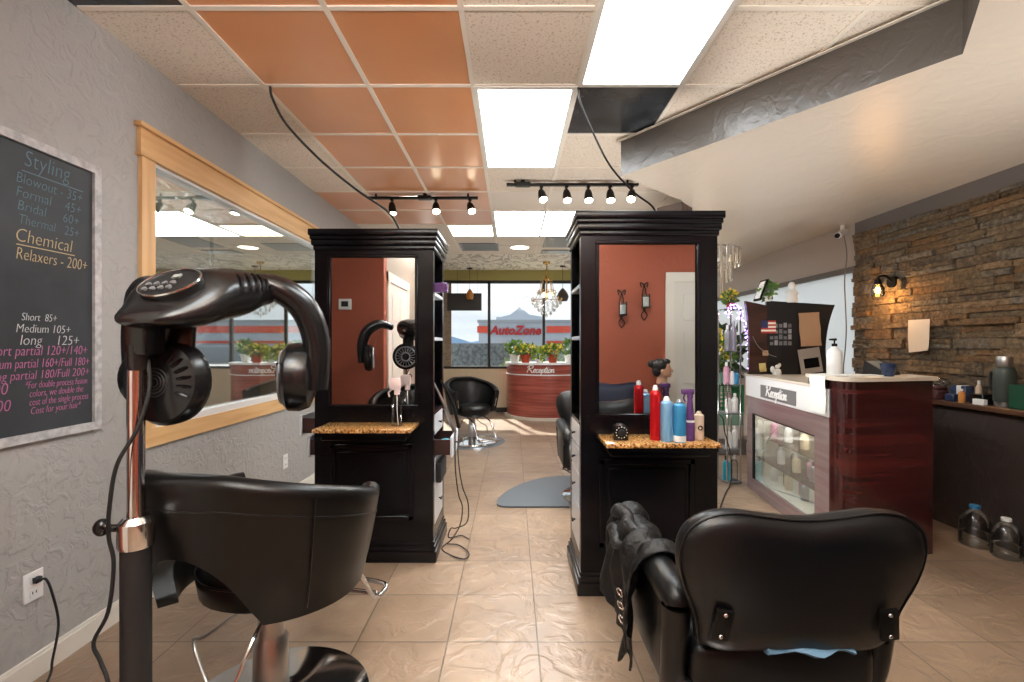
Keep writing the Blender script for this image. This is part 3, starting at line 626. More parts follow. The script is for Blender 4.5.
# ================================================================ CHAIRS
def tub_chair(label, loc, rot, lift=0.0, leather='leather', arch=True, back_up=0):
    r = thing('salon_chair', label, 'salon chair', loc, rot, 'black salon chairs', local=True)
    zb0, zt0 = .44+lift, .89+lift
    b = B(); rings = []; NA = 46; A = math.radians(122)
    for i in range(NA+1):
        f = -A+2*A*i/NA; c_, s_ = math.cos(f), math.sin(f); af = abs(math.degrees(f))
        zt = zt0-.17*max(0, min(1, (af-20)/95))**1.15+(.01 if af > 112 else 0)
        zb = zb0-.02+.012*math.cos(2*f)
        if arch and af < 36: zb = zb0-.02+.23*(1-(af/36)**2.2)+.0
        if af > 85: zb += .02*((af-85)/37)**2
        prof = []
        ro = lambda z: .33+.082*(max(0, min(1, (z-zb0)/(zt0-zb0)))**.8)
        n = 9
        for k in range(n+1):
            z = zb+(zt-.035-zb)*k/n; prof.append((ro(z), z))
        R = ro(zt-.035)
        for k in range(1, 6):
            a = PI*k/6; prof.append((R-.036+.042*math.cos(a), zt-.035+.042*math.sin(a)))
        for k in range(n+1):
            z = zt-.04-(zt-.04-zb)*k/n; prof.append((ro(z)-.055-.01*math.sin(PI*k/n), z))
        rings.append([(p[0]*s_, -p[0]*c_, p[1]) for p in prof])
    b.loft(rings); sh = part('backrest_shell', b, leather, r, angle=60)
    for f in (math.radians(58), -math.radians(58)):   # seams
        b = B(); pts = [(.333+.082*t**.8, zb0+(zt0-zb0)*t) for t in [k/10 for k in range(9)]]
        b.tube([(p[0]*math.sin(f), -p[0]*math.cos(f), p[1]) for p in pts], .003, 6)
        part('seam', b, 'leather', sh)
    pp = []
    for k in range(41):
        f = (-A+2*A*k/40)*.975; z = zt0-.09-.17*max(0, min(1, (abs(math.degrees(f))-20)/95))**1.15; q = .33+.082*(max(0, min(1, (z-zb0)/(zt0-zb0)))**.8)+.0005; pp.append((q*math.sin(f), -q*math.cos(f), z))
    b = B(); b.tube(pp, .0028, 6, 1); part('roll_piping', b, 'leather', sh)
    for sg in (1, -1):
        b = B()
        f = (A+.012)*sg; ro = lambda z: .33+.082*(max(0, min(1, (z-zb0)/(zt0-zb0)))**.8)-.028; zz = [zb0+.07+(zt0-.27-zb0-.07)*k/4 for k in range(5)]
        b.tube([(ro(z)*math.sin(f), -ro(z)*math.cos(f), z) for z in zz], .007, 8)
        part('arm_trim', b, 'chrome', sh, 'thin metal strip on the arm ends')
    b = B(); b.lathe([(.02, zb0-.06), (.2, zb0-.06), (.245, zb0-.03), (.255, zb0+.03), (.235, zb0+.08), (.12, zb0+.1), (.02, zb0+.1)], (0, .03, 0), 32); seat = part('seat', b, leather, r, angle=60)
    b = B(); b.torus((0, .03, zb0+.045), .254, .004, n=40); part('piping', b, 'leather', seat)
    b = B(); b.lathe([(.062, .05), (.058, .24+lift*.5), (.05, .25+lift*.5), (.046, .26+lift*.5), (.046, zb0-.075), (.09, zb0-.07), (.09, zb0-.055)], (0, 0, 0), 24); part('pole', b, 'steel', r)
    b = B(); b.lathe([(.35, 0), (.355, .012), (.345, .028), (.29, .036), (.14, .055), (.075, .075), (.062, .085)], (0, 0, 0), 48); part('base', b, 'chrome', r, 'round chrome base')
    b = B(); zf = .13+lift*.6
    b.tube([(-.12, .1, zb0-.07), (-.13, .33, zb0-.12), (-.13, .5, zf), (-.12, .62, zf), (.12, .62, zf), (.13, .5, zf), (.13, .33, zb0-.12), (.12, .1, zb0-.07)], .011, 10, 5); b.tube([(-.125, .53, zf), (.125, .53, zf)], .011, 10, smooth=False)
    part('footrest', b, 'chrome', r, 'chrome footrest')
    b = B(); b.tube([(.05, -.05, zb0-.09), (.07, -.16, zb0-.14), (.06, -.3, .2), (.05, -.34, .16)], .007, 8); b.tube([(.05, -.32, .17), (.05, -.38, .14)], .011, 8, smooth=False)
    part('lift_lever', b, 'chrome', r)
    b = B(); b.tube([(-.05, -.03, zb0-.1), (-.18, -.1, zb0-.2), (-.26, -.08, zb0-.25), (-.25, -.03, .09)], .0065, 8, 4); part('brake_lever', b, 'steel', r)
    return r
tub_chair('black barrel-backed salon chair on a round chrome base, beside the pole dryer', (-.885, 1.69, 0), math.radians(-13), .09, 'leather_brown')
tub_chair('black barrel-backed salon chair near the front windows left of the curved desk', (-.56, 6.45, 0), math.radians(180+28), .0, 'leather', False)

def arm_chair(label, loc, rot, lift=0.0, lea='leather'):
    r = thing('salon_chair', label, 'salon chair', loc, rot, 'black salon chairs', local=True); z = lift
    for sg in (-1, 1):
        b = B(); rings = []
        x0, x1 = (.265, .335)
        b.box(min(sg*x0, sg*x1), max(sg*x0, sg*x1), -.2, .3, .33+z, .62+z, .02, 3)
        b.tube([(sg*.3, -.245, .6+z), (sg*.3, -.2, .625+z), (sg*.3, .1, .628+z), (sg*.3, .3, .62+z), (sg*.3, .355, .59+z), (sg*.3, .365, .54+z)], [.035, .052, .05, .05, .048, .04], 16, 6)
        b.tube([(sg*.3, -.225, .6+z), (sg*.3, -.2, .4+z), (sg*.3, -.17, .33+z)], [.045, .037, .034], 12, 4)
        part('armrest', b, lea, r, angle=60)
    # wavy padded back
    out = []
    def outline(t):  # half outline from bottom centre to top centre, mirrored
        pts = [(0, .5), (.2, .5), (.262, .53), (.275, .58), (.29, .64), (.322, .72), (.335, .8), (.318, .865), (.27, .905), (.2, .918), (.12, .908), (.05, .899), (0, .897)]
        return pts
    half = [(p.x, p.y) for p in cr([(a, c, 0) for a, c in outline(0)], 4)]
    full = half+[(-a, c) for a, c in half[::-1]][1:-1]
    rings = []; cz = .72
    for (s_, y_) in ((.0, -.05), (.6, -.055), (.9, -.045), (.975, -.025), (1, 0), (.975, .025), (.9, .045), (.6, .06), (0, .06)):
        ring = []
        for a, c in full:
            s2 = max(s_, .001)
            x = a*s2 if s_ < .9 else math.copysign(max(0, abs(a)-.33*(1-s_)), a); zz = cz+(c-cz)*s2 if s_ < .9 else cz+(c-cz)*(1-(1-s_)*1.6)
            ring.append((x, -.27+y_*1.1-.16*(zz-.5)+z*0, zz+z))
        rings.append(ring)
    b = B(); b.loft(rings); bk = part('backrest', b, lea, r, angle=70)
    b = B(); b.tube([(a*.985, -.27+.03-.16*(c-.5)-.055, c-.004+z) for a, c in half[8:]]+[(-a*.985, -.27+.03-.16*(c-.5)-.055, c-.004+z) for a, c in half[8:][::-1]], .0035, 6, 1); part('piping', b, lea, bk)
    for sg in (-1, 1):
        b = B(); T = Matrix.Translation((sg*.222, -.352, .615+z)) @ Matrix.Rotation(math.radians(9), 4, 'X') @ Matrix.Rotation(math.radians(sg*-8), 4, 'Y')
        b.box(-.024, .024, -.008, .004, -.045, .045, .003, 2, T=T); pl = part('hinge_plate', b, 'dark_metal', bk, 'metal hinge plate')
        b = B()
        for zz in (-.032, .032): b.sph((0, 0, 0), (.006, .004, .006), 10, 6, T=T @ Matrix.Translation((0, -.008, zz)))
        part('screw', b, 'chrome', pl)
    b = B(); b.box(-.265, .265, -.27, .32, .36+z, .5+z, .04, 4); part('seat', b, lea, r, angle=60)
    b = B(); b.box(-.3, .3, -.22, .26, .3+z, .37+z, .02, 2); part('seat_frame', b, 'plastic_matt', r)
    b = B(); b.lathe([(.058, .05), (.055, .2), (.045, .21), (.045, .31+z)], (0, 0, 0), 24); part('pole', b, 'chrome', r)
    b = B(); b.lathe([(.31, 0), (.315, .012), (.3, .026), (.14, .05), (.07, .07), (.055, .075)], (0, 0, 0), 48); part('base', b, 'chrome', r, 'round chrome base')
    b = B(); b.tube([(-.14, .28, .33+z), (-.14, .44, .24), (-.14, .52, .14), (-.12, .62, .12), (.12, .62, .12), (.14, .52, .14), (.14, .44, .24), (.14, .28, .33+z)], .011, 10, 5); part('footrest', b, 'chrome', r, 'chrome footrest')
    b = B(); b.tube([(.05, 0, .22), (.2, -.02, .2), (.29, -.03, .24)], .007, 8); b.sph((.3, -.03, .245), .014); part('lift_lever', b, 'chrome', r)
    return r
arm_chair('black padded salon armchair with a jacket over its arm, facing the right station', (.783, 1.58, 0), 0)
arm_chair('black salon armchair half hidden behind the right station, on the rubber mat', (.76, 4.12, 0), PI)
arm_chair('dark blue salon chair by the terracotta wall, seen only in the right mirror', (1.08, .49, 0), 0, .05, 'leather_blue')
# jacket over the arm
b = B(); NU, NV = 40, 26; vs = []
rn = random.Random(2); ph = [rn.uniform(0, 6) for _ in range(8)]
for i in range(NU+1):
    u = i/NU; yy = 1.49+.44*u; drop = .16+.13*math.sin(u*PI)**.5+.09*math.exp(-((u-.28)/.09)**2)
    for j in range(NV+1):
        v = j/NV; L = -.11+v*(.11+.12+drop)   # arc length from the crest; negative is the inner side
        R = .064; wr = .012*math.sin(7*u*PI+ph[0]+3*v)+.011*math.sin(15*u+9*v+ph[1])+.009*math.sin(31*u-7*v+ph[2])+.006*math.sin(52*u+13*v)
        if abs(L) < R*PI/2:
            a = L/R; x = .483-(R+wr)*math.sin(a); zz = .634+(R+wr)*math.cos(a)-.01
        elif L > 0: x = .483-(R+.9*wr)-.012*math.sin(9*u+ph[3])*v-.02*v*v; zz = .624-(L-R*PI/2)
        else: x = .483+R+.5*wr*0+.004; zz = .624+(L+R*PI/2)
        vs.append((x, yy+.03*math.sin(4*v+ph[4])*v, zz))
fs = [[i*(NV+1)+j, (i+1)*(NV+1)+j, (i+1)*(NV+1)+j+1, i*(NV+1)+j+1] for i in range(NU) for j in range(NV)]
n = len(vs); vs2 = vs+[(x-.005 if k % (NV+1) > 8 else x, y, z_+.004) for k, (x, y, z_) in enumerate(vs)]
fs2 = fs+[[a+n for a in f[::-1]] for f in fs]
edge = [i*(NV+1) for i in range(NU+1)]; e2 = [i*(NV+1)+NV for i in range(NU+1)]
for e in (edge, e2):
    for k in range(len(e)-1): fs2.append([e[k], e[k+1], e[k+1]+n, e[k]+n])
b.add(vs2, fs2); b.add([], [])
jk = thing('jacket', 'black jacket draped over the left arm of the nearest armchair', 'jacket', (.45, 1.7, .4)); part('fabric', b, 'cloth', jk, angle=80)
b = B(); b.tube([(.445, 1.93, .66), (.43, 1.88, .685), (.45, 1.8, .69), (.435, 1.72, .682), (.455, 1.64, .69)], [.015, .034, .026, .032, .012], 10, 6, flat=.7); b.tube([(.40, 1.92, .6), (.405, 1.84, .63), (.395, 1.74, .61), (.405, 1.66, .64)], [.01, .028, .022, .01], 10, 6, flat=.6); part('folded_collar', b, 'cloth', jk, angle=80)
b = B()
for k, (y, z_) in enumerate(((1.60, .5), (1.59, .46), (1.575, .42))): b.torus((.376, y, z_), .014, .0034, (1, .5, .3), 18, 6)
part('buckle', b, 'chrome', jk, 'silver ring buckle')
b = B(); b.tube([(.388, 1.58, .41), (.385, 1.56, .34), (.4, 1.55, .31), (.395, 1.54, .27)], .004, 6); b.tube([(.4, 1.57, .4), (.4, 1.56, .33), (.405, 1.56, .27)], [.02, .03, .008], 8, 6, flat=.2, up=(0, 1, 0)); part('belt', b, 'cloth', jk)
b = B(); rn = random.Random(5); rr = []
for i in range(11):
    t = i/10; rr.append([(.70+.24*t, 1.30+.05*math.cos(a)+.01*math.sin(9*t), .508+.012+.010*math.sin(a)+.006*math.sin(13*t+a)) for a in [2*PI*k/12 for k in range(12)]])
b.loft(rr); solo('folded_cloth', b, 'cloth_blue', 'crumpled pale blue cloth on the seat of the nearest armchair', 'cloth', (.8, 1.3, .5), angle=80)

# ================================================================ STYLING STATIONS
def station(label, X0, Y0, side, open_in, open_out, group='styling stations'):
    """side = +1: aisle on the left (x=0); -1: aisle on the right"""
    Wd, D, Ht = .745, .44, 2.09
    r = thing('styling_station', label, 'styling station', (X0, Y0, 0), 0, group, local=True)
    b = B(); bx = lambda *a, **k: b.box(*a, **k)
    mx0, mx1, mz0, mz1 = .10, .63, .985, 1.91
    bx(0, Wd, 0, .02, .1, .985); bx(0, mx0, 0, .02, .985, 1.98); bx(mx1, Wd, 0, .02, .985, 1.98); bx(mx0, mx1, 0, .02, 1.91, 1.98)
    bx(0, Wd, D-.02, D, .1, 1.98); bx(.0, Wd, .02, D-.02, 1.95, 1.98); bx(0, Wd, .02, D-.02, .1, .2)
    bx(Wd/2-.01, Wd/2+.01, .02, D-.02, .2, 1.95)
    bx(.0, Wd, .02, D-.02, .915, .935)
    for x in (0, Wd-.02): bx(x, x+.02, .02, .05, .2, 1.95); bx(x, x+.02, D-.05, D-.02, .2, 1.95)
    bx(.004, Wd-.004, .05, D-.05, .2, .21)
    bx(.08, Wd-.08, .018, .03, .9, 1.95)
    part('carcass', b, 'black_wood', r, smooth=False)
    b = B()
    for (o_, z0, z1) in ((.008, 1.955, 1.985), (.018, 1.985, 2.02), (.024, 2.02, 2.045), (.032, 2.045, 2.085)): b.box(-o_, Wd+o_, -o_, D+o_, z0, z1, .005, 2)
    part('crown_moulding', b, 'black_wood', r)
    b = B()
    for (o_, z0, z1) in ((.022, 0, .07), (.014, .07, .1), (.006, .1, .125)): b.box(-o_, Wd+o_, -o_, D+o_, z0, z1, .004, 2)
    part('base_moulding', b, 'black_wood', r)
    b = B(); b.box(mx0, mx1, .008, .014, mz0, mz1); part('mirror', b, 'mirror', r, smooth=False)
    b = B(); t = .014
    for a in ((mx0-.02, mx1+.02, mz0-.02, mz0), (mx0-.02, mx1+.02, mz1, mz1+.02), (mx0-.02, mx0, mz0, mz1), (mx1, mx1+.02, mz0, mz1)): b.box(a[0], a[1], -.008, .012, a[2], a[3], .004)
    part('mirror_frame', b, 'black_wood', r)
    b = B(); b.box(.09, .655, -.25, 0, .852, .874, .004, 2); sh = part('granite_shelf', b, 'granite', r)
    b = B(); b.box(.1, .645, -.235, 0, .832, .852); b.box(.12, .62, -.2, 0, .8, .832, .004); part('apron', b, 'black_wood', r)
    b = B(); a0, a1, c0, c1 = .1, .62, .26, .74; t = .03
    for q in ((a0, a1, c0, c0+t), (a0, a1, c1-t, c1), (a0, a0+t, c0, c1), (a1-t, a1, c0, c1)): b.box(q[0], q[1], -.012, .0, q[2], q[3], .004)
    b.box(a0+.05, a1-.05, -.006, 0, c0+.05, c1-.05, .003); part('front_panel', b, 'black_wood', r)
    for s_ in (0, 1):
        inner = (s_ == 0) == (side == 1)
        xs = 0 if s_ == 0 else Wd; sg = -1 if s_ == 0 else 1
        for zz in (1.39, 1.68): b = B(); b.box(min(xs, xs-sg*.3), max(xs, xs-sg*.3), .05, D-.05, zz, zz+.02, .002); part('shelf', b, 'drawer_white', r)
        for k, (z0, z1) in enumerate(((.78, .91), (.64, .772), (.46, .632), (.205, .452))):
            op = (open_in if inner else open_out)[k]
            xa = xs+sg*op
            b = B(); b.box(min(xa, xa-sg*.016), max(xa, xa-sg*.016), .052, D-.052, z0, z1, .003)
            dw = part('drawer', b, 'drawer_white', r, 'pale drawer front')
            b = B(); xb = xa-sg*.016; xe = xb-sg*.28
            for q in ((.06, .07), (D-.07, D-.06)): b.box(min(xb, xe), max(xb, xe), q[0], q[1], z0+.02, z1-.02)
            b.box(min(xb, xe), max(xb, xe), .06, D-.06, z0+.015, z0+.025); part('drawer_box', b, pm('drawer_wood', S(52, 28, 24), .45), dw, smooth=False)
            b = B(); zc = (z0+z1)/2; yc = D/2; b.cyl((xa, yc, zc), (xa+sg*.016, yc, zc), .005, n=10); b.cyl((xa+sg*.018, yc-.022, zc), (xa+sg*.018, yc+.022, zc), .006, n=10); part('knob', b, 'dark_metal', dw)
    return r
station('black styling station with mirror and granite shelf, left of the aisle', -1.24, 2.89, -1, (.0, .115, 0, 0), (.12, .07, 0, 0))
station('black styling station with mirror and granite shelf, right of the aisle', .375, 2.507, 1, (0, 0, 0, 0), (0, .02, 0, 0))

def aerosol(name, label, x, y, z, r, h, mat, cap='white', group='hair products on the right station shelf', neck=True):
    o = thing(name, label, 'spray can', (x, y, z), 0, group)
    part('can', B().lathe([(r*.96, 0), (r, .006), (r, h*.82), (r*.93, h*.87), (r*.55, h*.91)], (x, y, z), 24), mat, o)
    part('cap', B().lathe([(r*.5, h*.905), (r*.5, h*.95), (r*.38, h*.97), (r*.34, h)], (x, y, z), 20), cap, o)
    return o
zs = .874
aerosol('hairspray_can', 'tall red hairspray can, leftmost product on the right granite shelf', .735, 2.36, zs, .0275, .28, 'red')
aerosol('hairspray_can', 'pale blue hairspray can between the red and the deeper blue cans', .783, 2.33, zs, .031, .225, 'lblue')
o = aerosol('hairspray_can', 'deeper blue spray can with a white label, on the right granite shelf', .84, 2.305, zs, .031, .215, 'blue', 'silver')
b = B(); b.lathe([(.0314, .005), (.0314, .035)], (.84, 2.305, zs), 24); part('label', b, 'white', o, 'white and pale label band')
o = thing('spray_bottle', 'slim purple spray bottle on the right granite shelf', 'spray bottle', (.905, 2.34, zs), 0, 'hair products on the right station shelf')
part('bottle', B().lathe([(.022, 0), (.024, .01), (.023, .1), (.017, .16), (.012, .21), (.012, .22)], (.905, 2.34, zs)), 'purple', o)
part('band', B().lathe([(.0238, .095), (.0236, .105)], (.905, 2.34, zs)), 'paper_w', o)
b = B(); b.cyl((.905, 2.34, zs+.215), (.905, 2.34, zs+.24), .014); b.box(.862, .925, 2.328, 2.352, zs+.235, zs+.262, .006, 2); b.tube([(.88, 2.34, zs+.238), (.873, 2.34, zs+.215), (.882, 2.34, zs+.195)], .004, 6); part('trigger_head', b, 'purple', o)
o = aerosol('hairspray_can', 'small beige spray can at the right end of the granite shelf', .965, 2.375, zs, .025, .145, 'beige_can', 'beige_can')
b = B(); b.torus((0, 0, 0), .010, .003, (0, 1, 0), 16); b.v = [v+Vector((.962, 2.3495, zs+.062)) for v in b.v]; part('label', b, 'black_wood', o)
o = thing('kitchen_timer', 'small black round-dial timer on the right granite shelf', 'timer', (.555, 2.36, zs)); T = frame((.555, 2.335, zs+.042), (1, 0, 0), (0, 0, 1))
b = B(); b.box(-.038, .038, -.042, .005, -.045, .0, .006, 2, T=T); b.lathe([(.041, -.045), (.041, .0), (.036, .006)], (0, 0, 0), 28, T); part('case', b, 'plastic', o)
b = B(); b.lathe([(.018, .005), (.014, .018), (.008, .019)], (0, 0, 0), 20, T); part('dial', b, 'plastic_matt', o)
b = B()
for k in range(12):
    a = 2*PI*k/12; b.sph((.028*math.cos(a), .028*math.sin(a), .0062), (.003, .003, .0012), 6, 4, T=T)
part('dial_marks', b, 'paper_w', o)
o = thing('spray_bottle', 'clear water spray bottle with pale pink trigger on the left granite shelf', 'spray bottle', (-.69, 2.76, zs))
part('bottle', B().lathe([(.03, 0), (.033, .01), (.033, .12), (.028, .16), (.014, .185), (.014, .2)], (-.69, 2.76, zs)), 'clear', o)
b = B(); b.cyl((-.69, 2.76, zs+.19), (-.69, 2.76, zs+.22), .017); b.box(-.735, -.668, 2.745, 2.775, zs+.215, zs+.29, .012, 2); b.tube([(-.72, 2.76, zs+.22), (-.74, 2.76, zs+.2), (-.735, 2.76, zs+.175)], .005, 6); part('trigger_head', b, pm('pale_pink', S(222, 200, 196), .4), o, 'pale pink trigger head')
part('dip_tube', B().tube([(-.69, 2.76, zs+.2), (-.688, 2.755, zs+.1), (-.68, 2.75, zs+.01)], .0025, 6), 'white', o)
# things on the aisle side of the left station
b = B(); b.box(-.52, -.415, 2.95, 3.01, 1.7, 1.76, .004); o = solo('small_box', b, 'purple', 'small purple box sticking out of the left station shelf', 'box', (-.47, 2.98, 1.7))
b = B(); b.sph((-.44, 3.05, .705), (.05, .06, .035)); b.tube([(-.43, 3.0, .71), (-.4, 2.97, .74)], [.02, .01], 8); solo('hair_brush', b, 'teal', 'teal rounded brush lying in the open drawer of the left station', 'brush', (-.44, 3.05, .67))
def ptsY(l, Y): return [((x-512)*Y/460, Y+dy, 1.36-(y-345)*Y/460) for x, y, dy in l]
o = thing('curling_iron', 'silver curling iron leaning from the left station with its cord looping to the floor', 'curling iron', (-.38, 3.03, 0))
part('barrel', B().tube(ptsY([(433, 382, 0), (444, 405, 0), (455, 432, 0)], 3.03), [.009, .011, .014], 10), 'steel', o)
part('cord', B().tube(ptsY([(455, 432, 0), (455, 470, .02), (458, 496, .03), (462, 508, .02), (460, 525, 0), (452, 538, -.02), (443, 545, -.05), (452, 551, -.06)], 3.02)+[(-.3, 2.9, .012), (-.28, 2.98, .012), (-.36, 3.1, .012), (-.45, 3.12, .012)], .0042, 8), 'plastic_matt', o)
o = thing('flat_iron', 'dark flat iron hanging behind the curling iron on the left station', 'flat iron', (-.34, 3.12, 0))
part('body', B().tube(ptsY([(441, 380, 0), (452, 402, 0), (459, 428, 0)], 3.12), [.006, .012, .012], 10), 'dark_metal', o)
part('cord', B().tube(ptsY([(459, 428, 0), (458, 455, 0), (462, 485, 0), (468, 503, 0), (467, 522, 0), (456, 528, .0)], 3.12)+[(-.42, 3.16, .1), (-.44, 3.2, .02), (-.36, 3.26, .01), (-.3, 3.2, .01)], .004, 8), 'plastic_matt', o)
b = B(); b.box(-.492, -.455, 2.96, 3.2, .47, .6, .01, 2); b.tube([(-.47, 2.99, .6), (-.45, 3.08, .625), (-.47, 3.17, .6)], .008, 8); solo('tool_holder', b, 'plastic_matt', 'black tool holder hooked on the aisle side of the left station', 'holder', (-.47, 3.08, .47))
# cables from the ceiling
b = B(); b.tube([(-1.41, 2.68, H), (-1.40, 2.69, 2.8), (-1.33, 2.72, 2.66), (-1.16, 2.8, 2.48), (-.98, 2.92, 2.34), (-.82, 3.02, 2.24), (-.76, 3.06, 2.15), (-.755, 3.07, 2.088)], .0075, 8); solo('power_cable', b, 'plastic_matt', 'black cable drooping from the copper ceiling to the left station', 'cable', (-1.41, 2.68, H))
b = B(); b.tube([(.385, 2.68, H), (.40, 2.69, 2.78), (.47, 2.7, 2.62), (.58, 2.72, 2.42), (.72, 2.73, 2.27), (.84, 2.74, 2.18), (.87, 2.75, 2.088)], .006, 8); solo('power_cable', b, 'dark_metal', 'grey cable drooping from the ceiling light to the right station', 'cable', (.385, 2.68, H))

# ================================================================ TRACK LIGHTS
def track(label, x0, x1, y, z, heads, feed, warm):
    o = thing('track_light', label, 'track light', ((x0+x1)/2, y, H), 0, 'ceiling track lights')
    part('rail', B().box(x0, x1, y-.017, y+.017, z-.012, z+.012, .002).box(feed-.07, feed+.07, y-.03, y+.03, z-.016, z+.02, .004).cyl((x0+.08, y, z), (x0+.08, y, H), .01).cyl((x1-.1, y, z), (x1-.1, y, H), .01).cyl((feed, y, z), (feed, y, H), .02), 'dark_metal', o)
    for (x, dx, dy) in heads:
        c = Vector((x, y, z-.075)); d = Vector((dx, dy, -.75)).normalized()
        b = B(); b.cyl((x, y, z-.01), (x, y, z-.06), .008, n=10); b.box(x-.016, x+.016, y-.02, y+.02, z-.03, z-.012, .003); 
        b.tube([c-d*.03, c, c+d*.015, c+d*.085], [.022, .033, .036, .043], 18, smooth=False); h = part('lamp_head', b, 'dark_metal', o)
        b = B(); b.tube([c+d*.07, c+d*.088], [.036, .036], 18, smooth=False); part('bulb', b, 'bulb', h)
        l = bpy.data.lights.new('spot_lamp', 'SPOT'); l.energy = 14; l.color = (1, .86, .66) if warm else (1, .93, .82); l.spot_size = 1.3; l.spot_blend = .6; l.shadow_soft_size = .035
        lo = bpy.data.objects.new('spot_lamp', l); COL.objects.link(lo); lo.location = tuple(Vector(c+d*.1)-Vector(ORG[o])); lo.rotation_euler = d.to_track_quat('-Z', 'Y').to_euler(); lo.parent = o
track('black ceiling track with three spot heads under the copper tiles', -1.44, -.34, 4.6, 2.83, [(-1.2, .1, -.1), (-.76, .1, -.45), (-.42, .25, -.45)], -.87, True)
track('black ceiling track with five spot heads above the right station', -.05, 1.16, 4.22, 2.83, [(.27, .15, -.4), (.5, .05, -.3), (.7, .0, -.3), (.9, 0, -.3), (1.1, -.2, -.45)], .1, False)

# ================================================================ FAR RECEPTION DESK, MATS, PLANTS
dk = thing('reception_desk', 'curved red-brown reception desk under the front windows', 'reception desk', (.66, 8.85, 0), 0, 'reception desks')
def arc(rx, ry, n=28, y=8.98): return [(.66+rx*math.cos(PI+PI*k/n), y+ry*math.sin(PI+PI*k/n)) for k in range(n+1)]
part('body', B().prism(arc(.76, .74), .05, 1.0), 'mahogany_far', dk, angle=30)
part('top', B().prism(arc(.79, .77), 1.0, 1.035), 'counter_white', dk, 'white top slab', angle=30)
part('plinth', B().prism(arc(.8, .78), 0, .05), 'counter', dk, angle=30)
b = B(); a = arc(.765, .745); b.tube([(x, y, .815) for x, y in a], .012, 6, 1); part('band', b, 'counter_white', dk, 'pale trim band')
b = B(); script(b, 'Reception', lambda x, y: (.52+x, 8.98-.75*math.sqrt(max(0, 1-((.52+x-.66)/.77)**2)), .905+y), .06, .008); part('lettering', b, 'white', dk, 'white script lettering', smooth=False)
def plant(name, label, x, y, z, potm, pr, ph_, leafm, crad, cz, nl, ls, fl=None, group='potted plants on the curved desk'):
    o = thing(name, label, 'potted plant', (x, y, z), 0, group)
    part('pot', B().lathe([(pr*.7, 0), (pr*.95, ph_*.9), (pr*1.05, ph_*.9), (pr*1.05, ph_), (pr*.9, ph_), (pr*.85, ph_*.85)], (x, y, z), 20), potm, o)
    st = B()
    for k in range(5):
        a = 2*PI*k/5+x; st.tube([(x, y, z+ph_*.8), (x+crad[0]*.3*math.cos(a), y+crad[1]*.3*math.sin(a), z+ph_+cz*.5), (x+crad[0]*.55*math.cos(a), y+crad[1]*.55*math.sin(a), z+ph_+cz)], .005, 5)
    part('stem', st, 'leaf_dark', o)
    part('foliage', B().leaves((x, y, z+ph_+cz), crad, nl, ls, int(abs(x)*1000)+3), leafm, o, smooth=False)
    if fl: part('flowers', B().leaves((x, y, z+ph_+cz+crad[2]*.35), (crad[0]*1.02, crad[1]*1.02, crad[2]*.75), nl//2, ls*.7, 17, 1.4), fl, o, smooth=False)
    return o
zt = 1.035
plant('potted_plant', 'leafy green plant in a white pot, leftmost on the curved desk', .05, 8.7, zt, 'pot_white', .1, .15, 'leaf', (.17, .17, .13), .12, 150, .09)
plant('potted_plant', 'yellow-flowered plant in an orange pot, nearer the window mullion at left', .25, 8.5, zt, 'terracotta_pot', .1, .15, 'leaf', (.2, .2, .1), .07, 200, .08, 'flower')
plant('potted_plant', 'low trailing yellow-green plant between the two orange pots', .5, 8.5, zt, 'pot_white', .07, .06, 'leaf_y', (.15, .14, .1), .1, 130, .09)
plant('potted_plant', 'yellow-flowered plant in an orange pot right of the trailing plant', .75, 8.48, zt, 'terracotta_pot', .1, .15, 'leaf', (.2, .2, .1), .07, 200, .08, 'flower')
plant('potted_plant', 'leafy green plant in a white pot at the right end of the curved desk', 1.08, 8.7, zt, 'pot_white', .1, .15, 'leaf', (.17, .17, .13), .12, 150, .09)
# mats
def mat_poly(cx, cy, rx, ry, notch, n=40):
    return [(cx+rx*math.cos(2*PI*k/n), cy+ry*math.sin(2*PI*k/n)) for k in range(n)]
b = B(); P_ = [(p.x, p.y) for p in cr([(.5, 4.74, 0), (.3, 4.66, 0), (.12, 4.5, 0), (-.03, 4.28, 0), (-.11, 4.08, 0), (-.13, 3.94, 0), (-.1, 3.86, 0), (-.02, 3.84, 0)], 5)]
P_ += [(.48, 3.84)] + [(.78-.3*math.cos(a), 3.84+.3*math.sin(a)) for a in [PI*k/14 for k in range(1, 14)]] + [(1.12, 3.84), (1.2, 4.0), (1.2, 4.76)]
b.prism(P_, 0, .014); solo('floor_mat', b, 'mat_rubber', 'dark grey rubber anti-fatigue mat behind the right station', 'mat', (.5, 4.3, 0), angle=30)
b = B(); b.prism([(-.62+.52*math.cos(2*PI*k/40), 6.5+.52*math.sin(2*PI*k/40)) for k in range(40)], 0, .0012); solo('floor_mat', b, 'mat_rubber', 'round grey floor mat under the chair near the front windows', 'mat', (-.62, 6.5, 0), angle=30)

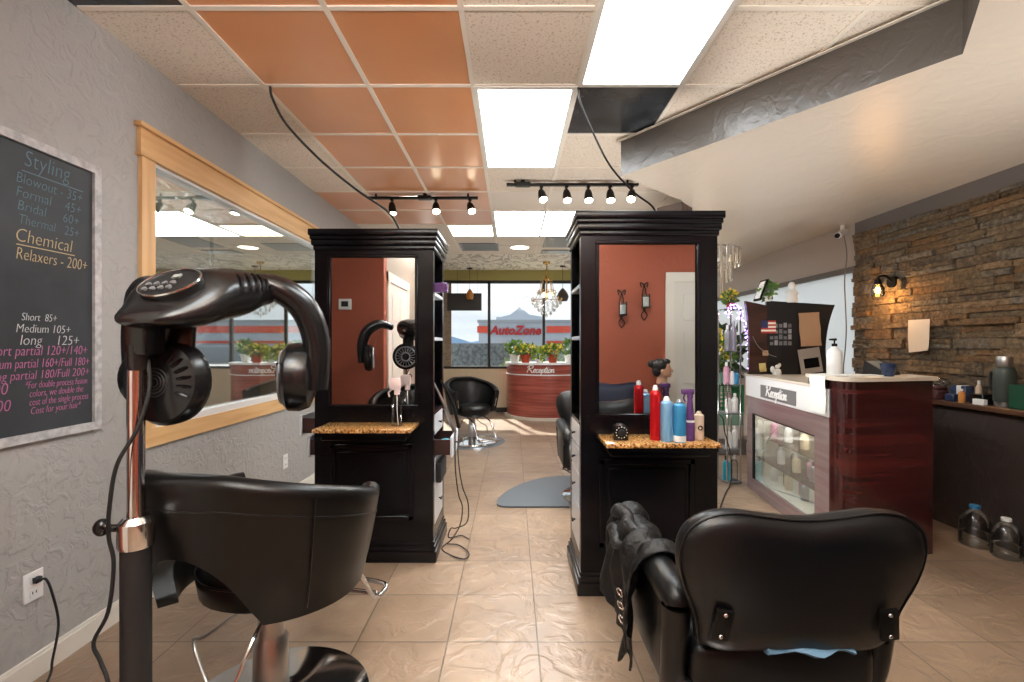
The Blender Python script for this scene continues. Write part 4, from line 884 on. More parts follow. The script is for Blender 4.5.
# chandelier near the windows
cx, cy = .63, 8.38
o = thing('chandelier', 'gold chandelier with a cone of crystal drops hanging near the front windows', 'chandelier', (cx, cy, H))
part('stem', B().cyl((cx, cy, 2.2), (cx, cy, H), .012).lathe([(.07, 0), (.06, -.03), (.02, -.05)], (cx, cy, H)).sph((cx, cy, 2.62), .03), 'gold', o)
b = B()
for k, (R, z) in enumerate(((.1, 2.55), (.16, 2.35), (.25, 2.17))): b.torus((cx, cy, z), R, .007, n=28)
for k in range(8):
    a = 2*PI*k/8; b.tube([(cx, cy, 2.6), (cx+.1*math.cos(a), cy+.1*math.sin(a), 2.5), (cx+.14*math.cos(a), cy+.14*math.sin(a), 2.3), (cx+.25*math.cos(a), cy+.25*math.sin(a), 2.17), (cx+.28*math.cos(a), cy+.28*math.sin(a), 2.22)], .006, 6)
part('frame', b, 'gold', o)
ref = None
for (R, z, n) in ((.1, 2.51, 8), (.16, 2.31, 10), (.26, 2.13, 16), (.28, 2.19, 8), (.21, 2.07, 13), (.15, 2.0, 10), (.09, 1.94, 6), (.0, 1.9, 1)):
    for k in range(n):
        a = 2*PI*k/n+R*7; p = (cx+R*math.cos(a)-cx, cy+R*math.sin(a)-cy, z-H)
        if ref is None:
            ref = part('crystal', B().lathe([(.003, .035), (.02, .005), (.022, -.01), (.003, -.04)], (cx, cy, H), 6), 'crystal', o, smooth=False); ref.location = p
        else: c = ref.copy(); COL.objects.link(c); c.location = p
        if R == .26: pass
for k in range(4):
    a = PI/4+k*PI/2; part('bulb', B().sph((cx+.08*math.cos(a), cy+.08*math.sin(a), 2.27), (.018, .018, .035)), 'bulb', o)
# small pendants in the front windows
def pendant(label, x, y, zb, mat, r, hh):
    o = thing('pendant_lamp', label, 'lamp', (x, y, H)); part('cable', B().cyl((x, y, zb+hh), (x, y, H), .004).lathe([(.06, 0), (.05, -.02)], (x, y, H)), 'dark_metal', o); part('lamp_shade', B().lathe([(r*.2, hh), (r*.7, hh*.7), (r, hh*.35), (r*.75, 0), (r*.7, 0), (r*.9, hh*.35), (r*.1, hh*.9)], (x, y, zb), 20), mat, o)
pendant('small amber pendant lamp hanging in the left front window', -.83, 9.05, 2.26, 'amber', .08, .2)
pendant('dark round pendant lamp hanging right of the crystal chandelier', .97, 8.8, 2.2, pm('smoky', S(70, 64, 58), .3), .12, .24)
# things in the left window
b = B(); b.box(-1.58, -1.22, YB-.06, YB-.03, .93, 2.6); 
for k in range(14): b.box(-1.58, -1.22, YB-.066, YB-.024, .96+.117*k, .975+.117*k)
solo('window_blind', b, 'curtain', 'brown woven blind at the left end of the front windows', 'blind', (-1.4, YB-.045, .93), smooth=False)
o = thing('sign_board', 'dark hanging sign board seen from behind in the left front window', 'sign', (-.92, YB-.05, 2.4)); part('board', B().box(-1.3, -.61, YB-.068, YB-.045, 2.05, 2.4), 'bronze', o); part('chain', B().cyl((-1.1, YB-.055, 2.4), (-1.1, YB-.055, H), .003).cyl((-.7, YB-.055, 2.4), (-.7, YB-.055, H), .003), 'dark_metal', o)

# ================================================================ NEAR RECEPTION DESK (right)
A = Vector((2.26, 4.42, 0)); u = Vector((-.1148, -.9934, 0)); v = Vector((.9934, -.1148, 0))
ang = math.atan2(u.y, u.x)
rd = thing('reception_desk', 'dark red reception desk with a glass display front, right of the stations', 'reception desk', A, ang, 'reception desks', local=True)
b = B(); b.box(0, .14, 0, .02, .0, .88); b.box(1.2, 1.38, 0, .02, 0, .88); b.box(.14, 1.2, 0, .02, .72, .88); b.box(.14, 1.2, 0, .02, 0, .12)
b.box(0, .02, .02, .62, 0, 1.05); part('front_panel', b, pm('mauve_front', S(142, 124, 124), .14, coat=.6, var=(3, S(128, 104, 106)), stretch=(.3, .3, 8)), rd, smooth=False)  # streaked grey-mauve glossy front, a separate colour from the red end panel
b = B(); b.box(.0, 1.2, .62, .635, 0, 1.06); part('back_panel', b, 'mahogany', rd, smooth=False)
b = B(); b.box(.02, 1.2, .6, .62, 0, 1.05); b.box(.02, 1.2, .02, .6, .1, .12); b.box(.02, 1.2, .02, .6, .86, .88); b.box(.02, .04, .02, .6, .12, .86); b.box(1.18, 1.199, .02, .6, .12, .86); part('interior', b, 'white_paint', rd, smooth=False)
b = B(); b.prism([(1.2, .021), (1.38, .021), (1.38, 0), (1.46, 0), (1.505, .012), (1.53, .04), (1.54, .085), (1.36, .64), (1.2, .64)], 0, 1.13); part('end_panel', b, 'mahogany', rd, angle=50)
b = B(); b.box(-.01, 1.385, -.012, .02, .88, 1.065, .002); part('fascia', b, 'counter_white', rd, 'white fascia band', smooth=False)
b = B(); b.box(-.02, 1.2, -.02, .64, 1.065, 1.085, .004); part('worktop', b, 'counter', rd, 'beige worktop')
b = B(); b.prism([(1.12, -.02), (1.47, -.02), (1.525, -.005), (1.555, .035), (1.565, .085), (1.38, .66), (1.12, .66)], 1.13, 1.155); part('raised_shelf', b, 'counter', rd, 'beige raised shelf', angle=50)
b = B(); b.box(1.12, 1.37, .0, .02, 1.085, 1.13); part('shelf_riser', b, 'mahogany', rd)
b = B(); b.box(.14, 1.2, .006, .012, .12, .72); part('glass', b, 'case_glass', rd, smooth=False)
b = B(); b.box(.128, .15, -.003, .015, .12, .72); b.box(.14, 1.2, -.003, .01, .715, .725); part('glass_trim', b, 'black_wood', rd)
for zz in (.3, .52): part('glass_shelf', B().box(.04, 1.18, .06, .56, zz, zz+.008), 'clear', rd, smooth=False)
part('case_fill_strip', B().box(.2, 1.1, .1, .14, .835, .855), emitter('case_fill', S(255, 250, 240), 16), rd, smooth=False)  # glowing strip added to brighten the inside of the display case
b = B(); b.box(.35, .97, -.02, -.012, .9, 1.01, .002); sg = part('sign_plate', b, 'sign_grey', rd, 'grey sign plate', smooth=False)
b = B(); script(b, 'Reception', lambda x, y: (.66+x, -.023, .955+y), .046, .0045); part('lettering', b, 'white', sg, 'white script lettering', smooth=False)
def W(x, y, z=0): p = A+u*x+v*y; return (p.x, p.y, z)
# bottles in the display
def bottle_proto(name, label, cat, mat, capm, r, h, loc, group):
    o = thing(name, label, cat, loc, 0, group, local=True)
    part('bottle', B().lathe([(r*.95, 0), (r, .005), (r, h*.68), (r*.8, h*.76), (r*.35, h*.82), (r*.35, h*.84)], (0, 0, 0), 18), mat, o)
    part('cap', B().lathe([(r*.45, h*.83), (r*.45, h*.97), (r*.35, h)], (0, 0, 0), 14), capm, o); return o
cols = [('white', 'white'), ('pink', 'white'), ('clear', 'white'), ('silver', 'plastic'), ('cream', 'white')]
word = {'white': 'white', 'pink': 'pink', 'clear': 'clear', 'silver': 'silver', 'cream': 'cream'}
rn = random.Random(11); protos = {}
pos = ['nearest the far end', 'second from the far end', 'third from the far end', 'in the middle', 'right of the middle', 'third from the near end', 'second from the near end', 'nearest the red end panel']
for lv, (zz, nm) in enumerate(((.121, 'bottom'), (.309, 'middle'), (.529, 'top'))):
    for k in range(8):
        mt, cp = cols[(k*2+lv*3) % 5]; x = .2+.135*k; y = .16+.05*((k+lv) % 2); hgt = .155 if lv else .15
        lab = '%s bottle on the %s shelf of the display case, %s' % (word[mt], nm, pos[k]); loc = W(x, y, zz)
        if mt not in protos: protos[mt] = bottle_proto('shampoo_bottle', lab, 'bottle', mt, cp, .031, hgt, loc, 'bottles in the display case')
        else: clone(protos[mt], loc, lab)
# hutch panel standing at the far end
hu = thing('desk_hutch', 'dark flared pinboard panel standing on the far end of the display desk', 'pinboard', W(.1, .3, 1.086))
def hp(y0, y1, fl0, fl1, x0, x1, b):
    rings = []
    for k in range(11):
        t = k/10; z = 1.086+.69*t; c0 = y0+fl0*(t-.35)**2*2.2; c1 = y1+fl1*(t-.35)**2*2.2
        rings.append([W(x0, c0, z-.02*t*0), W(x1, c0, z), W(x1, c1, z-.045*t), W(x0, c1, z-.045*t)])
    return b.loft(rings)
part('side_panel', hp(-.012, .142, -.04, 0, .05, .09, B()), 'hutch_brown', hu, 'brown wood left portion', smooth=False)
part('pin_panel', hp(.142, .66, 0, .085, .055, .085, B()), 'black_board', hu, 'black board portion', smooth=False)
# things pinned on it.  local frame: x to the right along v, y up, facing the camera (direction u)
def pin(name, b, mat, label, cat, y, z, **k): return solo(name, b, mat, label, cat, W(.1, y, z), **k)
def sheet(y0, y1, z0, z1, x=.095, tilt=0, curl=.004, n=8, b=None):
    b = b or B(); rows = []; c = ((y0+y1)/2, (z0+z1)/2)
    for i in range(n+1):
        for_ = []
        t = i/n
        for (yy, xx) in ((y0, x), (y1, x), (y1, x+.0015), (y0, x+.0015)):
            dy, dz = yy-c[0], z1+(z0-z1)*t-c[1]; ca, sa = math.cos(tilt), math.sin(tilt)
            for_.append(W(xx+curl*math.sin(t*5+yy*9)**2+curl*t*t, c[0]+dy*ca-dz*sa, c[1]+dy*sa+dz*ca))
        rows.append(for_)
    return b.loft(rows)
o = thing('flag_sticker', 'small striped flag sticker on the dark pinboard', 'sticker', W(.1, .15, 1.52)); zf = 1.47; yf = .09
b = B()
for k in range(7): 
    b.m = k % 2; y0 = yf+.06 if k >= 3 else yf; b.add([W(.094, y0, zf+.017*k), W(.094, yf+.13, zf+.017*k), W(.094, yf+.13, zf+.017*(k+1)), W(.094, y0, zf+.017*(k+1))], [[0, 1, 2, 3]])
part('stripes', b, ['flag_red', 'paper'], o, smooth=False)
b = B(); b.add([W(.0945, yf, zf+.051), W(.0945, yf+.06, zf+.051), W(.0945, yf+.06, zf+.119), W(.0945, yf, zf+.119)], [[0, 1, 2, 3]]); part('canton', b, 'flag_blue', o, smooth=False)
o = thing('photo_collage', 'black and white photo collage sheet on the dark pinboard', 'photograph', W(.1, .26, 1.36)); part('sheet', sheet(.16, .37, 1.35, 1.58, .088, curl=.001), 'black_board', o)
b = B(); rn = random.Random(3)
for i in range(5):
    for j in range(4):
        y0 = .168+.04*i; z0 = 1.358+.055*j; hgt = rn.uniform(.025, .048); b.m = rn.randrange(3); b.add([W(.0925, y0, z0), W(.0925, y0+.03, z0), W(.0925, y0+.03, z0+hgt), W(.0925, y0, z0+hgt)], [[0, 1, 2, 3]])
part('pictures', b, ['grey_plastic', 'silver', 'sign_grey'], o, smooth=False)
pin('paper_bag', sheet(.42, .6, 1.35, 1.66, .1, .05, .012), 'kraft', 'crumpled brown paper sheet pinned on the black board', 'paper', .5, 1.5, angle=80)
o = thing('picture_card', 'tilted grey card frame with a dark window leaning on the black board', 'frame', W(.12, .52, 1.09)); part('card', sheet(.42, .61, 1.1, 1.33, .105, .16, .0), pm('card_grey', S(160, 150, 140), .6), o); part('window', sheet(.46, .59, 1.15, 1.24, .109, .16, 0), 'black_wood', o)
pin('note', sheet(.10, .15, 1.26, 1.31, .096), 'kraft', 'small tan note under the flag sticker', 'note', .1, 1.26)
pin('note', sheet(.07, .13, 1.11, 1.19, .096, .1), pm('yellow_note', S(196, 176, 110), .7), 'small yellow note low on the pinboard', 'note', .1, 1.11)
b = B(); c = W(.16, .2, 1.085); b.lathe([(.035, 0), (.038, .02), (.03, .05), (.02, .055)], c, 16); b.sph((c[0], c[1]-.01, c[2]+.075), .02); b.sph((c[0]-.04, c[1], c[2]+.05), (.02, .02, .03)); b.sph((c[0]+.025, c[1], c[2]+.09), (.014, .014, .018)); solo('figurine', b, 'paper_w', 'small white figurine on the worktop below the photo collage', 'figurine', c)
# on top of the hutch
c = W(.07, .08, 1.776); o = thing('framed_picture', 'black picture frame leaning on top of the dark pinboard', 'frame', c)
T = Matrix.Translation((c[0]-.02, c[1], c[2])) @ Matrix.Rotation(math.radians(20), 4, 'Y')
part('frame_edge', B().box(-.008, .008, -.06, .06, 0, .21, .003, T=T), 'black_wood', o); part('picture', B().box(-.0095, -.007, -.045, .045, .02, .19, T=T), 'paper_w', o)
c = W(.07, .16, 1.77); plant('potted_plant', 'small green plant on top of the dark pinboard beside the picture frame', c[0], c[1], c[2], 'pot_white', .035, .05, 'leaf', (.06, .05, .07), .06, 90, .06, None, None)
c = W(.07, .37, 1.757); b = B(); b.lathe([(.05, 0), (.055, .03), (.045, .06), (.06, .09), (.03, .12), (.02, .13)], c, 18, sy=.6); b.sph((c[0], c[1], c[2]+.155), (.03, .033, .04)); solo('bust_statue', b, 'paper_w', 'white bust statue on top of the dark pinboard', 'statue', c)
# on the counters
c = W(1.22, .12, 1.155); o = thing('pump_bottle', 'white pump bottle on the raised shelf of the display desk', 'bottle', c)
part('bottle', B().lathe([(.044, 0), (.047, .006), (.047, .14), (.042, .165), (.02, .185), (.018, .195)], c, 24), 'white', o)
b = B(); b.cyl((c[0], c[1], c[2]+.195), (c[0], c[1], c[2]+.215), .017); b.cyl((c[0], c[1], c[2]+.21), (c[0], c[1], c[2]+.24), .005); b.tube([(c[0]+.012, c[1], c[2]+.243), (c[0]-.035, c[1], c[2]+.243)], [.009, .006], 8, smooth=False); part('pump', b, 'plastic', o)
c = W(1.17, .04, 1.157); b = B(); rows = []
for i in range(12):
    s_ = i/11*.4; row = []
    for j in range(7):
        yy = 1.2+.2*j/6; 
        if s_ < .14: p = W(yy, .12-s_, 1.159+.003*math.sin(j*1.5+i))
        else: p = W(yy+.01*math.sin(i), -.026-.004*math.sin(j*1.7+i*.6)-.002*i*.3, 1.159-(s_-.14))
        row.append(p)
    rows.append(row)
rows2 = [[(p[0]-.0015, p[1], p[2]+.0015) for p in r_] for r_ in rows]
b.loft(rows, False, False); solo('paper_sheet', b, 'paper_w', 'creased white paper hanging over the corner of the display desk', 'paper', c, angle=80)
c = W(1.22, .42, 1.156); o = thing('card_terminal', 'tilted grey tablet till on the raised shelf beside the stone wall', 'tablet', c); T = Matrix.Translation(c) @ Matrix.Rotation(.5, 4, 'Z')
b = B(); b.X = T; b.add([(-.1, -.07, 0), (.1, -.07, 0), (.1, .07, 0), (-.1, .07, 0), (-.1, -.06, .02), (.1, -.06, .02), (.1, .06, .1), (-.1, .06, .1)], [[3, 2, 1, 0], [4, 5, 6, 7], [0, 1, 5, 4], [1, 2, 6, 5], [2, 3, 7, 6], [3, 0, 4, 7]]); b.X = None; part('stand', b, 'plastic_matt', o, smooth=False)
b = B(); b.X = T; b.add([(-.085, -.05, .027), (.085, -.05, .027), (.085, .05, .094), (-.085, .05, .094)], [[0, 1, 2, 3]]); b.X = None; part('screen', b, 'screen', o, smooth=False)
c = W(1.38, .36, 1.155); b = B(); b.lathe([(.028, 0), (.034, .01), (.044, .085), (.041, .085), (.03, .012), (.01, .01)], c, 24); solo('cup', b, 'navy', 'blue glazed cup on the raised shelf of the display desk', 'cup', c)
c = W(1.36, .2, 1.1555); b = B(); b.box(c[0]-.1, c[0]+.12, c[1]-.05, c[1]+.06, c[2], c[2]+.008); solo('paper_stack', b, 'paper_w', 'thin stack of papers on the raised desk shelf in front of the cup', 'papers', c)

# rack of products between the desk and the right station
rx0, rx1, ry0, ry1 = 2.10, 2.25, 4.5, 4.72
rk = thing('display_rack', 'narrow product rack with lit glass shelves left of the display desk', 'rack', (2.18, 4.6, 0))
b = B()
for x in (rx0+.01, rx1-.01):
    b.cyl((x, ry1-.01, 0), (x, ry1-.01, 1.72), .008)
b.cyl((rx1-.01, ry0+.01, 0), (rx1-.01, ry0+.01, 1.72), .008); b.cyl((rx0+.01, ry0+.01, 0), (rx0+.01, ry0+.01, .99), .008)
part('post', b, 'chrome', rk)
lev = [.02, .34, .69, .97, 1.3, 1.72]
for z in lev: part('shelf', B().box(rx0, rx1, ry0, ry1, z-.012, z, .002), 'clear' if z > .9 else 'crate_grey', rk)
bt = [(0, 'teal', 'plastic', .035, .24, 2.13, 'teal bottle on the lowest shelf of the narrow product rack'), (0, 'clear', 'white', .03, .25, 2.21, 'clear bottle beside the teal one on the rack\'s lowest shelf'),
      (1, 'white', 'white', .03, .2, 2.15, 'white bottle on the second shelf of the product rack, left one'), (1, 'white', 'white', .03, .22, 2.215, 'white bottle on the second shelf of the product rack, right one'),
      (2, 'white', 'pink', .03, .18, 2.15, 'white bottle with pink cap on the third shelf of the product rack'), (2, 'white', 'white', .03, .19, 2.215, 'white bottle on the third shelf of the product rack, right side'),
      (3, 'pink', 'white', .028, .22, 2.13, 'tall pink bottle on the fourth shelf of the product rack'), (3, 'white', 'plastic', .022, .16, 2.185, 'white bottle with black cap on the rack\'s fourth shelf'), (3, 'blue', 'navy', .026, .14, 2.225, 'blue bottle on the fourth shelf of the product rack'),
      (4, 'silver', 'silver', .028, .3, 2.2, 'tall silver bottle on the fifth shelf of the product rack'), (4, 'silver', 'white', .026, .26, 2.14, 'shorter silver bottle on the rack\'s fifth shelf')]
for (k, mt, cp, r_, h_, x, lab) in bt: bottle_proto('shampoo_bottle', lab, 'bottle', mt, cp, r_, h_, (x, 4.57, lev[k]), 'bottles on the product rack')
plant('potted_plant', 'small round green plant on top of the narrow product rack', 2.18, 4.6, 1.72, 'terracotta_pot', .04, .06, 'leaf', (.07, .07, .07), .05, 120, .05, 'flower', None)
o = thing('string_lights', 'purple string lights around the product rack and pinboard edge', 'string lights', (2.2, 4.45, 1.1)); rn = random.Random(8)
pts = [(2.08, 4.46, 1.66), (2.13, 4.45, 1.74), (2.2, 4.44, 1.70), (2.235, 4.42, 1.55), (2.25, 4.4, 1.4), (2.255, 4.38, 1.25), (2.245, 4.36, 1.12)]
pl = cr(pts, 6); part('wire', B().tube(pl, .003, 5, smooth=False), 'purple', o); b = B()
for q in pl[::1]:
    for _ in range(2): b.sph((q.x+rn.uniform(-.02, .02), q.y-.01, q.z+rn.uniform(-.02, .02)), .0055, 6, 4)
for k in range(16): b.sph((2.06+rn.uniform(0, .17), 4.46, 1.62+rn.uniform(-.03, .1)), .0055, 6, 4)
part('led_bulbs', b, 'led', o)
b = B(); b.tube([(2.25, 4.35, 1.5), (2.3, 4.3, 1.35), (2.4, 4.28, 1.27), (2.46, 4.28, 1.25)], .003, 6); solo('thin_cord', b, 'sign_grey', 'thin cord drooping across the dark pinboard', 'cord', (2.3, 4.3, 1.25))
b = B(); b.tube([(1.3, 3.2, .95), (1.6, 3.7, .82), (1.92, 4.2, .7), (2.05, 4.43, .52), (2.12, 4.46, .3), (2.13, 4.46, .1), (2.08, 4.4, .008), (1.95, 4.2, .006), (1.6, 3.6, .006)], .006, 6); solo('power_cable', b, 'plastic_matt', 'black cable hanging between the right station and the display desk', 'cable', (1.9, 3.9, 0))
# stacked boxes and plant behind
def crate(label, x0, x1, y0, y1, z0, z1, mat, holes=False):
    b = B(); t = .012
    b.box(x0, x1, y0, y1, z0, z0+t)
    if not holes:
        for a in ((x0, x0+t, y0, y1), (x1-t, x1, y0, y1), (x0, x1, y0, y0+t), (x0, x1, y1-t, y1)): b.box(*a, z0, z1)
        b.box(x0-.008, x1+.008, y0-.008, y1+.008, z1-.03, z1)
    else:
        n = 9; dz = (z1-z0)/6
        for k in range(n+1):
            x = x0+(x1-x0)*k/n; y = y0+(y1-y0)*k/n
            b.box(x-.006, x+.006, y0, y0+t, z0, z1); b.box(x-.006, x+.006, y1-t, y1, z0, z1); b.box(x0, x0+t, y-.006, y+.006, z0, z1); b.box(x1-t, x1, y-.006, y+.006, z0, z1)
        for k in range(7):
            z = z0+dz*k; b.box(x0, x1, y0, y0+t, z-.006, z+.006); b.box(x0, x1, y1-t, y1, z-.006, z+.006); b.box(x0, x0+t, y0, y1, z-.006, z+.006); b.box(x1-t, x1, y0, y1, z-.006, z+.006)
        b.box(x0, x1, y0, y1, z1-.012, z1)
    return solo('storage_crate', b, mat, label, 'crate', ((x0+x1)/2, (y0+y1)/2, z0), 'stacked storage boxes', smooth=False)
crate('grey storage box at the bottom of the stack behind the right station', 2.4, 2.9, 5.7, 6.1, 0, .19, 'crate_grey')
crate('pale storage box second from the floor in the stack behind the right station', 2.42, 2.88, 5.72, 6.08, .19, .36, 'paper_w')
crate('pale teal storage box third from the floor behind the right station', 2.42, 2.88, 5.72, 6.08, .36, .53, 'crate_teal')
crate('green lattice plastic crate topmost of the stack behind the right station', 2.42, 2.88, 5.72, 6.05, .53, .86, 'crate_green', True)
plant('potted_plant', 'yellow-flowered plant on the green crate behind the product rack', 2.66, 5.88, .86, 'crate_teal', .1, .15, 'leaf', (.18, .15, .26), .24, 220, .1, 'flower', None)
plant('potted_plant', 'tall dark leafed plant in a white floor pot behind the product rack', 3.0, 6.6, .0, 'pot_white', .15, .4, 'leaf_dark', (.25, .25, .4), .85, 120, .22, None, None)
# crystal prism chandelier half hidden by the right station
cx, cy = 2.22, 5.5
o = thing('chandelier', 'tiered glass prism chandelier half hidden by the right station', 'chandelier', (cx, cy, 2.6))
b = B(); b.lathe([(.1, 0), (.1, -.02)], (cx, cy, 2.6))
for (R, z) in ((.46, 2.46), (.36, 2.28), (.26, 2.12)):
    b.torus((cx, cy, z), R, .008, n=36)
    for k in range(3): a = PI/3*k; b.cyl((cx-R*math.cos(a), cy-R*math.sin(a), z), (cx+R*math.cos(a), cy+R*math.sin(a), z), .005, n=6)
b.cyl((cx, cy, 1.9), (cx, cy, 2.6), .012); b.torus((cx, cy, 1.99), .15, .008, n=24); part('frame', b, 'chrome', o)
ref = None
for (R, z, n) in ((.46, 2.47, 30), (.37, 2.3, 24), (.27, 2.14, 18), (.15, 2.0, 10)):
    for k in range(n):
        a = 2*PI*k/n+R; p = (R*math.cos(a), R*math.sin(a), z-2.6)
        if ref is None: ref = part('glass_prism', B().box(cx-.02, cx+.02, cy-.008, cy+.008, 2.6-.19, 2.6, .004), 'prism', o, smooth=False); ref.location = p
        else: c = ref.copy(); COL.objects.link(c); c.location = p; c.rotation_euler = (0, 0, a+PI/2)
for k in range(5):
    a = 2*PI*k/5; part('bulb', B().sph((cx+.16*math.cos(a), cy+.16*math.sin(a), 2.36), .022, 10, 6), 'bulb', o)
# security camera
o = thing('security_camera', 'small white security camera at the top corner where the stone begins', 'security camera', (3.42, 4.74, 2.6)); part('mount', B().cyl((3.42, 4.76, 2.6), (3.42, 4.76, 2.52), .02).cyl((3.42, 4.76, 2.53), (3.38, 4.72, 2.5), .012), 'white', o)
b = B(); b.tube([(3.43, 4.75, 2.53), (3.30, 4.66, 2.47)], .032, 16, smooth=False); part('body', b, 'white', o); part('lens', B().tube([(3.3, 4.66, 2.47), (3.285, 4.65, 2.463)], .024, 14, smooth=False), 'black_wood', o)
part('cable', B().tube([(3.43, 4.76, 2.52), (3.45, 4.74, 2.3), (3.42, 4.73, 2.0), (3.43, 4.72, 1.5), (3.4, 4.72, 1.1), (3.42, 4.72, .95)], .006, 6), 'sign_grey', o)
# ================================================================ STONE WALL THINGS
c = Vector((3.46, 4.17, 1.91)); o = thing('wall_sconce', 'black wall lamp with a glowing clear bulb on the stone wall', 'wall lamp', c)
b = B(); b.tube([(3.47, c.y, c.z+.02), (3.435, c.y, c.z+.02)], [.055, .05], 20, smooth=False); b.tube([(3.44, c.y, c.z+.03), (3.39, c.y, c.z+.075), (3.33, c.y, c.z+.07), (3.315, c.y, c.z+.03)], .01, 10); b.tube([(3.315, c.y, c.z+.045), (3.315, c.y, c.z)], [.022, .034], 16, smooth=False); part('bracket', b, 'dark_metal', o)
b = B(); b.lathe([(.032, 0), (.05, -.04), (.052, -.09), (.045, -.11), (.043, -.108), (.05, -.09), (.048, -.04), (.03, -.002)], (3.315, c.y, c.z), 24); part('lamp_shade', b, 'clear', o, 'clear glass shade')
part('bulb', B().sph((3.315, c.y, c.z-.055), (.02, .02, .03)), 'filament', o)
l = bpy.data.lights.new('sconce_lamp', 'POINT'); l.energy = 3; l.color = (1, .5, .16); l.shadow_soft_size = .03; lo = bpy.data.objects.new('sconce_lamp', l); COL.objects.link(lo); lo.location = (3.315-c.x, 0, -.14); lo.parent = o
b = B(); rows = []
for i in range(9):
    t = i/8; rows.append([(3.44-.002*k-.02*(t**3)*(k_ > .5)-.004*math.sin(t*4), 3.99-.205*k_, 1.575-.28*t+.02*(t**3)*(k_ > .5)) for k, k_ in ((0, 0), (0, 1), (1, 1), (1, 0))])
b.loft(rows); solo('paper_notice', b, 'paper', 'curling cream paper notice on the stone wall below the lamp', 'paper', (3.44, 3.89, 1.3), angle=80)
ct = thing('ledge_counter', 'long dark half-wall counter with a wood ledge along the stone wall', 'counter', (3.36, 2.4, 0))
part('panel', B().box(3.29, 3.44, .16, 4.7, 0, .905), 'panel_dark', ct, smooth=False); part('ledge', B().box(3.23, 3.45, .16, 4.72, .905, .942, .005), 'walnut', ct, 'brown wood ledge')
zl = .942
c = (3.33, 3.11, zl); o = thing('thermos', 'large grey-green thermos with steel cup on the wood ledge', 'thermos', c)
part('body', B().lathe([(.054, .035), (.057, .04), (.057, .235), (.05, .262), (.038, .272)], c, 28), 'thermos', o); part('base_ring', B().lathe([(.05, 0), (.052, .004), (.052, .036)], c, 28), 'steel', o); part('cup', B().lathe([(.042, .27), (.044, .275), (.044, .335), (.04, .342)], c, 28), 'steel', o, 'steel cup lid')
part('handle', B().tube([(3.33, 3.165, zl+.23), (3.33, 3.2, zl+.22), (3.33, 3.2, zl+.12), (3.33, 3.165, zl+.1)], .009, 8), 'plastic_matt', o)
b = B(); b.box(3.27, 3.36, 2.9, 3.03, zl, zl+.16, .003); o = solo('tea_box', b, 'green_box', 'green carton beside the thermos on the wood ledge', 'box', (3.31, 2.96, zl)); part('emblem', B().lathe([(.025, 0), (.025, .002)], (0, 0, 0), 20, Matrix.Translation((3.3, 2.8985, zl+.045)) @ Matrix.Rotation(PI/2, 4, 'X')), 'paper_w', o)
def small(name, lab, cat, y, b, mat, x=3.32): return solo(name, b, mat, lab, cat, (x, y, zl))
b = B(); b.box(3.25, 3.28, 3.17, 3.25, zl, zl+.04, .003); small('business_card_box', 'low white card box left of the thermos on the ledge', 'box', 3.21, b, 'white')
b = B(); b.box(3.29, 3.40, 3.215, 3.31, zl, zl+.07, .003); small('black_box', 'black small box between the card box and amber bottle on the ledge', 'box', 3.26, b, 'black_gloss')
o = bottle_proto('dropper_bottle', 'tiny amber bottle on the wood ledge', 'bottle', 'amber', 'white', .02, .1, (3.27, 3.345, zl), None)
o = bottle_proto('lotion_tube', 'tall slim pale bottle on the wood ledge behind the amber one', 'bottle', 'beige_can', 'white', .018, .16, (3.39, 3.34, zl), None)
b = B(); b.box(3.33, 3.4, 3.38, 3.5, zl, zl+.115, .006); b.m = 1; b.box(3.328, 3.402, 3.41, 3.45, zl, zl+.117, .004); b.m = 0; small('gum_pack', 'blue and white small carton on the wood ledge', 'box', 3.44, b, ['navy', 'white'])
b = B(); b.box(3.26, 3.32, 3.4, 3.47, zl, zl+.055, .006); small('blue_jar', 'navy square jar in front of the blue and white carton', 'jar', 3.43, b, 'navy', 3.29)
b = B(); b.box(3.25, 3.35, 3.52, 3.64, zl, zl+.07, .008); b.box(3.26, 3.35, 3.53, 3.63, zl+.07, zl+.1, .008); small('wallet', 'dark maroon lidded case on the wood ledge near the desk end', 'case', 3.58, b, pm('maroon', S(66, 32, 34), .5))
b = B(); b.sph((3.39, 3.68, zl+.07), (.05, .09, .07)); b.sph((3.38, 3.62, zl+.12), (.04, .06, .04)); small('clear_bag', 'crumpled clear plastic bag on the wood ledge above the desk corner', 'bag', 3.66, b, 'clear')
# water jugs on the floor
def jug(x, y, lab, r, h, capm):
    o = thing('water_jug', lab, 'bottle', (x, y, 0), 0, 'clear water bottles on the floor')
    part('bottle', B().lathe([(r*.9, 0), (r, .012), (r, h*.28), (r*.93, h*.32), (r, h*.36), (r, h*.58), (r*.7, h*.78), (r*.3, h*.9), (r*.3, h*.95)], (x, y, 0), 22), 'clear', o)
    part('cap', B().lathe([(r*.34, h*.93), (r*.34, h), (r*.3, h*1.01)], (x, y, 0), 16), capm, o); return o
jug(3.15, 3.13, 'large clear water jug with a blue cap on the floor by the dark counter', .085, .27, 'blue')
jug(3.17, 2.95, 'clear water jug with a white cap on the floor by the dark counter', .075, .25, 'white')
jug(3.2, 2.8, 'clear water bottle nearest the viewer on the floor by the dark counter', .06, .2, 'white')

